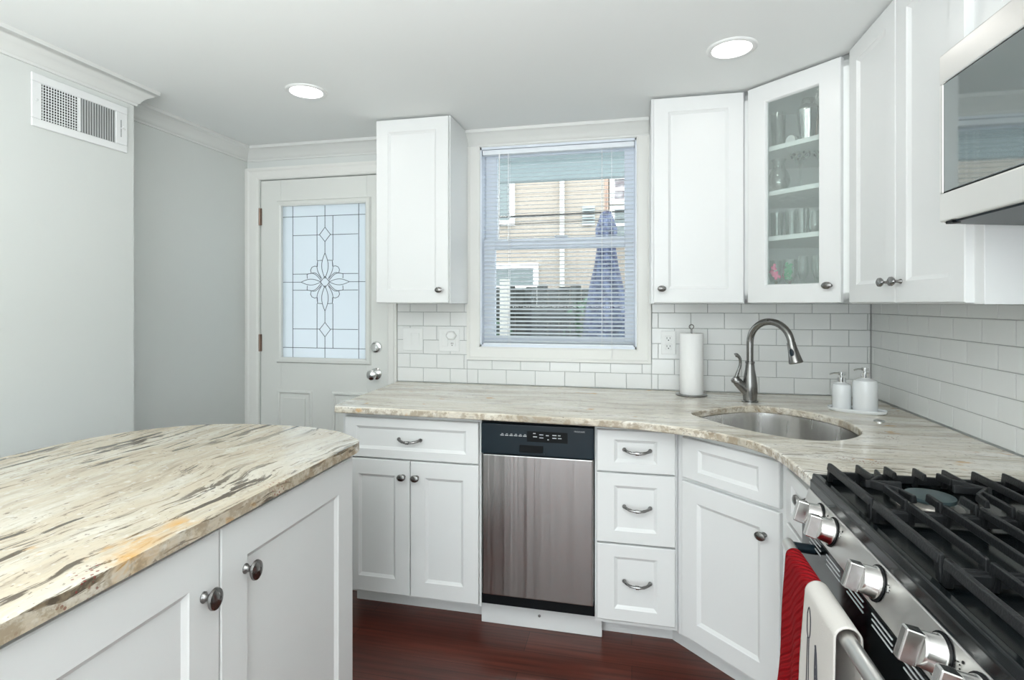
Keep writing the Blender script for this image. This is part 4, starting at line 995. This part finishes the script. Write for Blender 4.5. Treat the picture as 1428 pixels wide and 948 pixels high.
# porch soffit over the window
so = MB().box(-3.6, .15, 2.66, 2.4, 2.3, 2.74).box(-3.6, 2.2, 2.50, 2.4, 2.3, 2.72).build('porch_soffit', 'beam'); tag(so, 'grey-green porch soffit seen through the top of the window', 'porch roof')
def fr_win(parent, x0, z0, x1, z1, y, pm='hpane', name='window'):
    f = MB().box(x0-.08, y-.06, z0-.08, x0, y, z1+.08).box(x1, y-.06, z0-.08, x1+.08, y, z1+.08).box(x0, y-.06, z1, x1, y, z1+.08).box(x0, y-.06, z0-.08, x1, y, z0).box(x0, y-.05, (z0+z1)/2-.025, x1, y, (z0+z1)/2+.025).build(name, 'trim', parent)
    MB().box(x0, y-.03, z0, x1, y-.01, z1).build('pane', pm, f)
hs = thing('house', 'neighbouring cream sided house seen through the blind', 'house', (-2, 6, -.3))
hw_ = MB().box(-4, 0, 0, 1.58, 4, 5.6).box(1.58, .45, 0, 5.5, 4, 5.6).build('siding_wall', 'siding', hs)
fr_win(hs, -.75, 3.02, .02, 4.5, 0); fr_win(hs, -.35, 1.62, .42, 2.22, 0); b = MB()
for i in range(7): b.hexa([(1.22, -.05, 2.90+i*.045), (1.42, -.05, 2.90+i*.045), (1.42, 0, 2.93+i*.045), (1.22, 0, 2.93+i*.045), (1.22, -.05, 2.915+i*.045), (1.42, -.05, 2.915+i*.045), (1.42, 0, 2.945+i*.045), (1.22, 0, 2.945+i*.045)])
b.build('wall_vent', 'beam', hs)
fr_win(hs, 1.72, 3.38, 2.05, 3.72, .45, 'hstone'); fr_win(hs, 1.72, 2.70, 2.05, 3.20, .45)
MB().box(.86, -.08, 0, .93, 0, 5.6).build('downspout', 'ltwood', hs)
MB().tube([(-4, -.2, 3.03), (1.0, -.22, 3.06), (5.5, -.2, 3.12)], .014, 6).tube([(-4, -.25, 2.88), (5.5, -.25, 2.98)], .007, 6).build('power_line', 'dark', hs)
fn = thing('fence', 'dark board fence across the yard below the house', 'fence', (-5, 4.4, -.3)); b = MB()
for i in range(58): b.box(i*.15, 0, 0, i*.15+.142, .025, 1.86+.02*math.sin(i*2.1))
b.build('boards', 'fence', fn); MB().box(0, -.04, 1.5, 8.7, 0, 1.6).box(0, -.04, .4, 8.7, 0, .5).build('rails', 'fence', fn)
um = thing('patio_umbrella', 'folded dark blue patio umbrella standing outside the window', 'umbrella', (-.27, 3.15, -.3))
MB().tube([(0, 0, 0), (0, 0, 3.06)], .022, 10).build('pole', 'hinge', um)
b = MB(); prof = [(.24, 1.10), (.21, 1.4), (.16, 1.8), (.11, 2.05), (.085, 2.25), (.095, 2.32), (.10, 2.45), (.05, 2.62), (0, 2.66)]; sg = 40; vs = []
for r_, z in prof:
    for k in range(sg): a = 2*PI*k/sg; rr = r_*(1+.18*math.cos(8*a)); vs.append((rr*math.cos(a), rr*math.sin(a), z))
b.add(vs, [(i*sg+k, i*sg+(k+1) % sg, (i+1)*sg+(k+1) % sg, (i+1)*sg+k) for i in range(len(prof)-1) for k in range(sg)]); b.build('canopy', 'umb', um, smooth=True)
MB().lathe([(.22, 0), (.22, .05), (.05, .09), (.03, .2)], 24).build('base', 'hstone', um)
# covered patio furniture, chair and shrubs
o = MB().hexa([(.02, 2.2, -.3), (.80, 2.2, -.3), (.80, 3.1, -.3), (.02, 3.1, -.3), (.06, 2.25, 1.02), (.74, 2.25, 1.02), (.72, 3.0, 1.08), (.06, 3.0, 1.08)]).build('patio_table_cover', 'teal', bevel=.08, seg=4); tag(o, 'pale teal cloth cover over patio furniture outside the window', 'cover')
ch = thing('patio_chair', 'dark high-backed patio chair in front of the fence', 'chair', (-.85, 2.9, -.3), .15)
b = MB()
for i in range(9): b.box(-.26+i*.06, 0, .42, -.215+i*.06, .02, 1.46)
b.box(-.28, -.01, 1.44, .28, .03, 1.52); b.build('backrest', 'umbdark', ch); MB().box(-.30, -.50, .40, .30, 0, .44).build('seat', 'ltwood', ch)
for sx in (-.28, .25):
    for sy in (-.48, -.02): MB().box(sx, sy, 0, sx+.03, sy+.03, .42).build('leg', 'ltwood', ch)
def shrub(x, y, h, r, label, seed):
    rng = random.Random(seed); b = MB()
    for i in range(420):
        a = rng.uniform(0, 2*PI); ph_ = math.acos(rng.uniform(-1, 1)); q_ = r*rng.uniform(.6, 1)
        c_ = Vector((q_*math.sin(ph_)*math.cos(a), q_*math.sin(ph_)*math.sin(a), h*.55+h*.45*math.cos(ph_)))
        d1 = Vector((rng.uniform(-1, 1), rng.uniform(-1, 1), rng.uniform(-.6, 1))).normalized()*.055; d2 = d1.cross(Vector((rng.uniform(-1, 1), .4, .3))).normalized()*.022
        b.add([c_-d1, c_+d2, c_+d1, c_-d2], [(0, 1, 2, 3)])
    t = thing('shrub', label, 'shrub', (x, y, -.3)); b.build('foliage', 'leaf', t); MB().tube([(0, 0, 0), (0, 0, h*.6)], .02, 6).build('stem', 'fence', t)
shrub(-1.75, 3.95, 1.45, .36, 'leafy green shrub at the left foot of the fence', 1); shrub(-.55, 3.9, 1.68, .38, 'leafy green shrub behind the patio cover', 2); shrub(.15, 3.7, 1.62, .36, 'leafy green shrub right of the folded umbrella', 3)
ps = MB().box(-1.50, 3.3, -.3, -1.40, 3.4, 1.62).build('fence_post', 'ltwood'); tag(ps, 'pale weathered post standing in front of the fence', 'post')
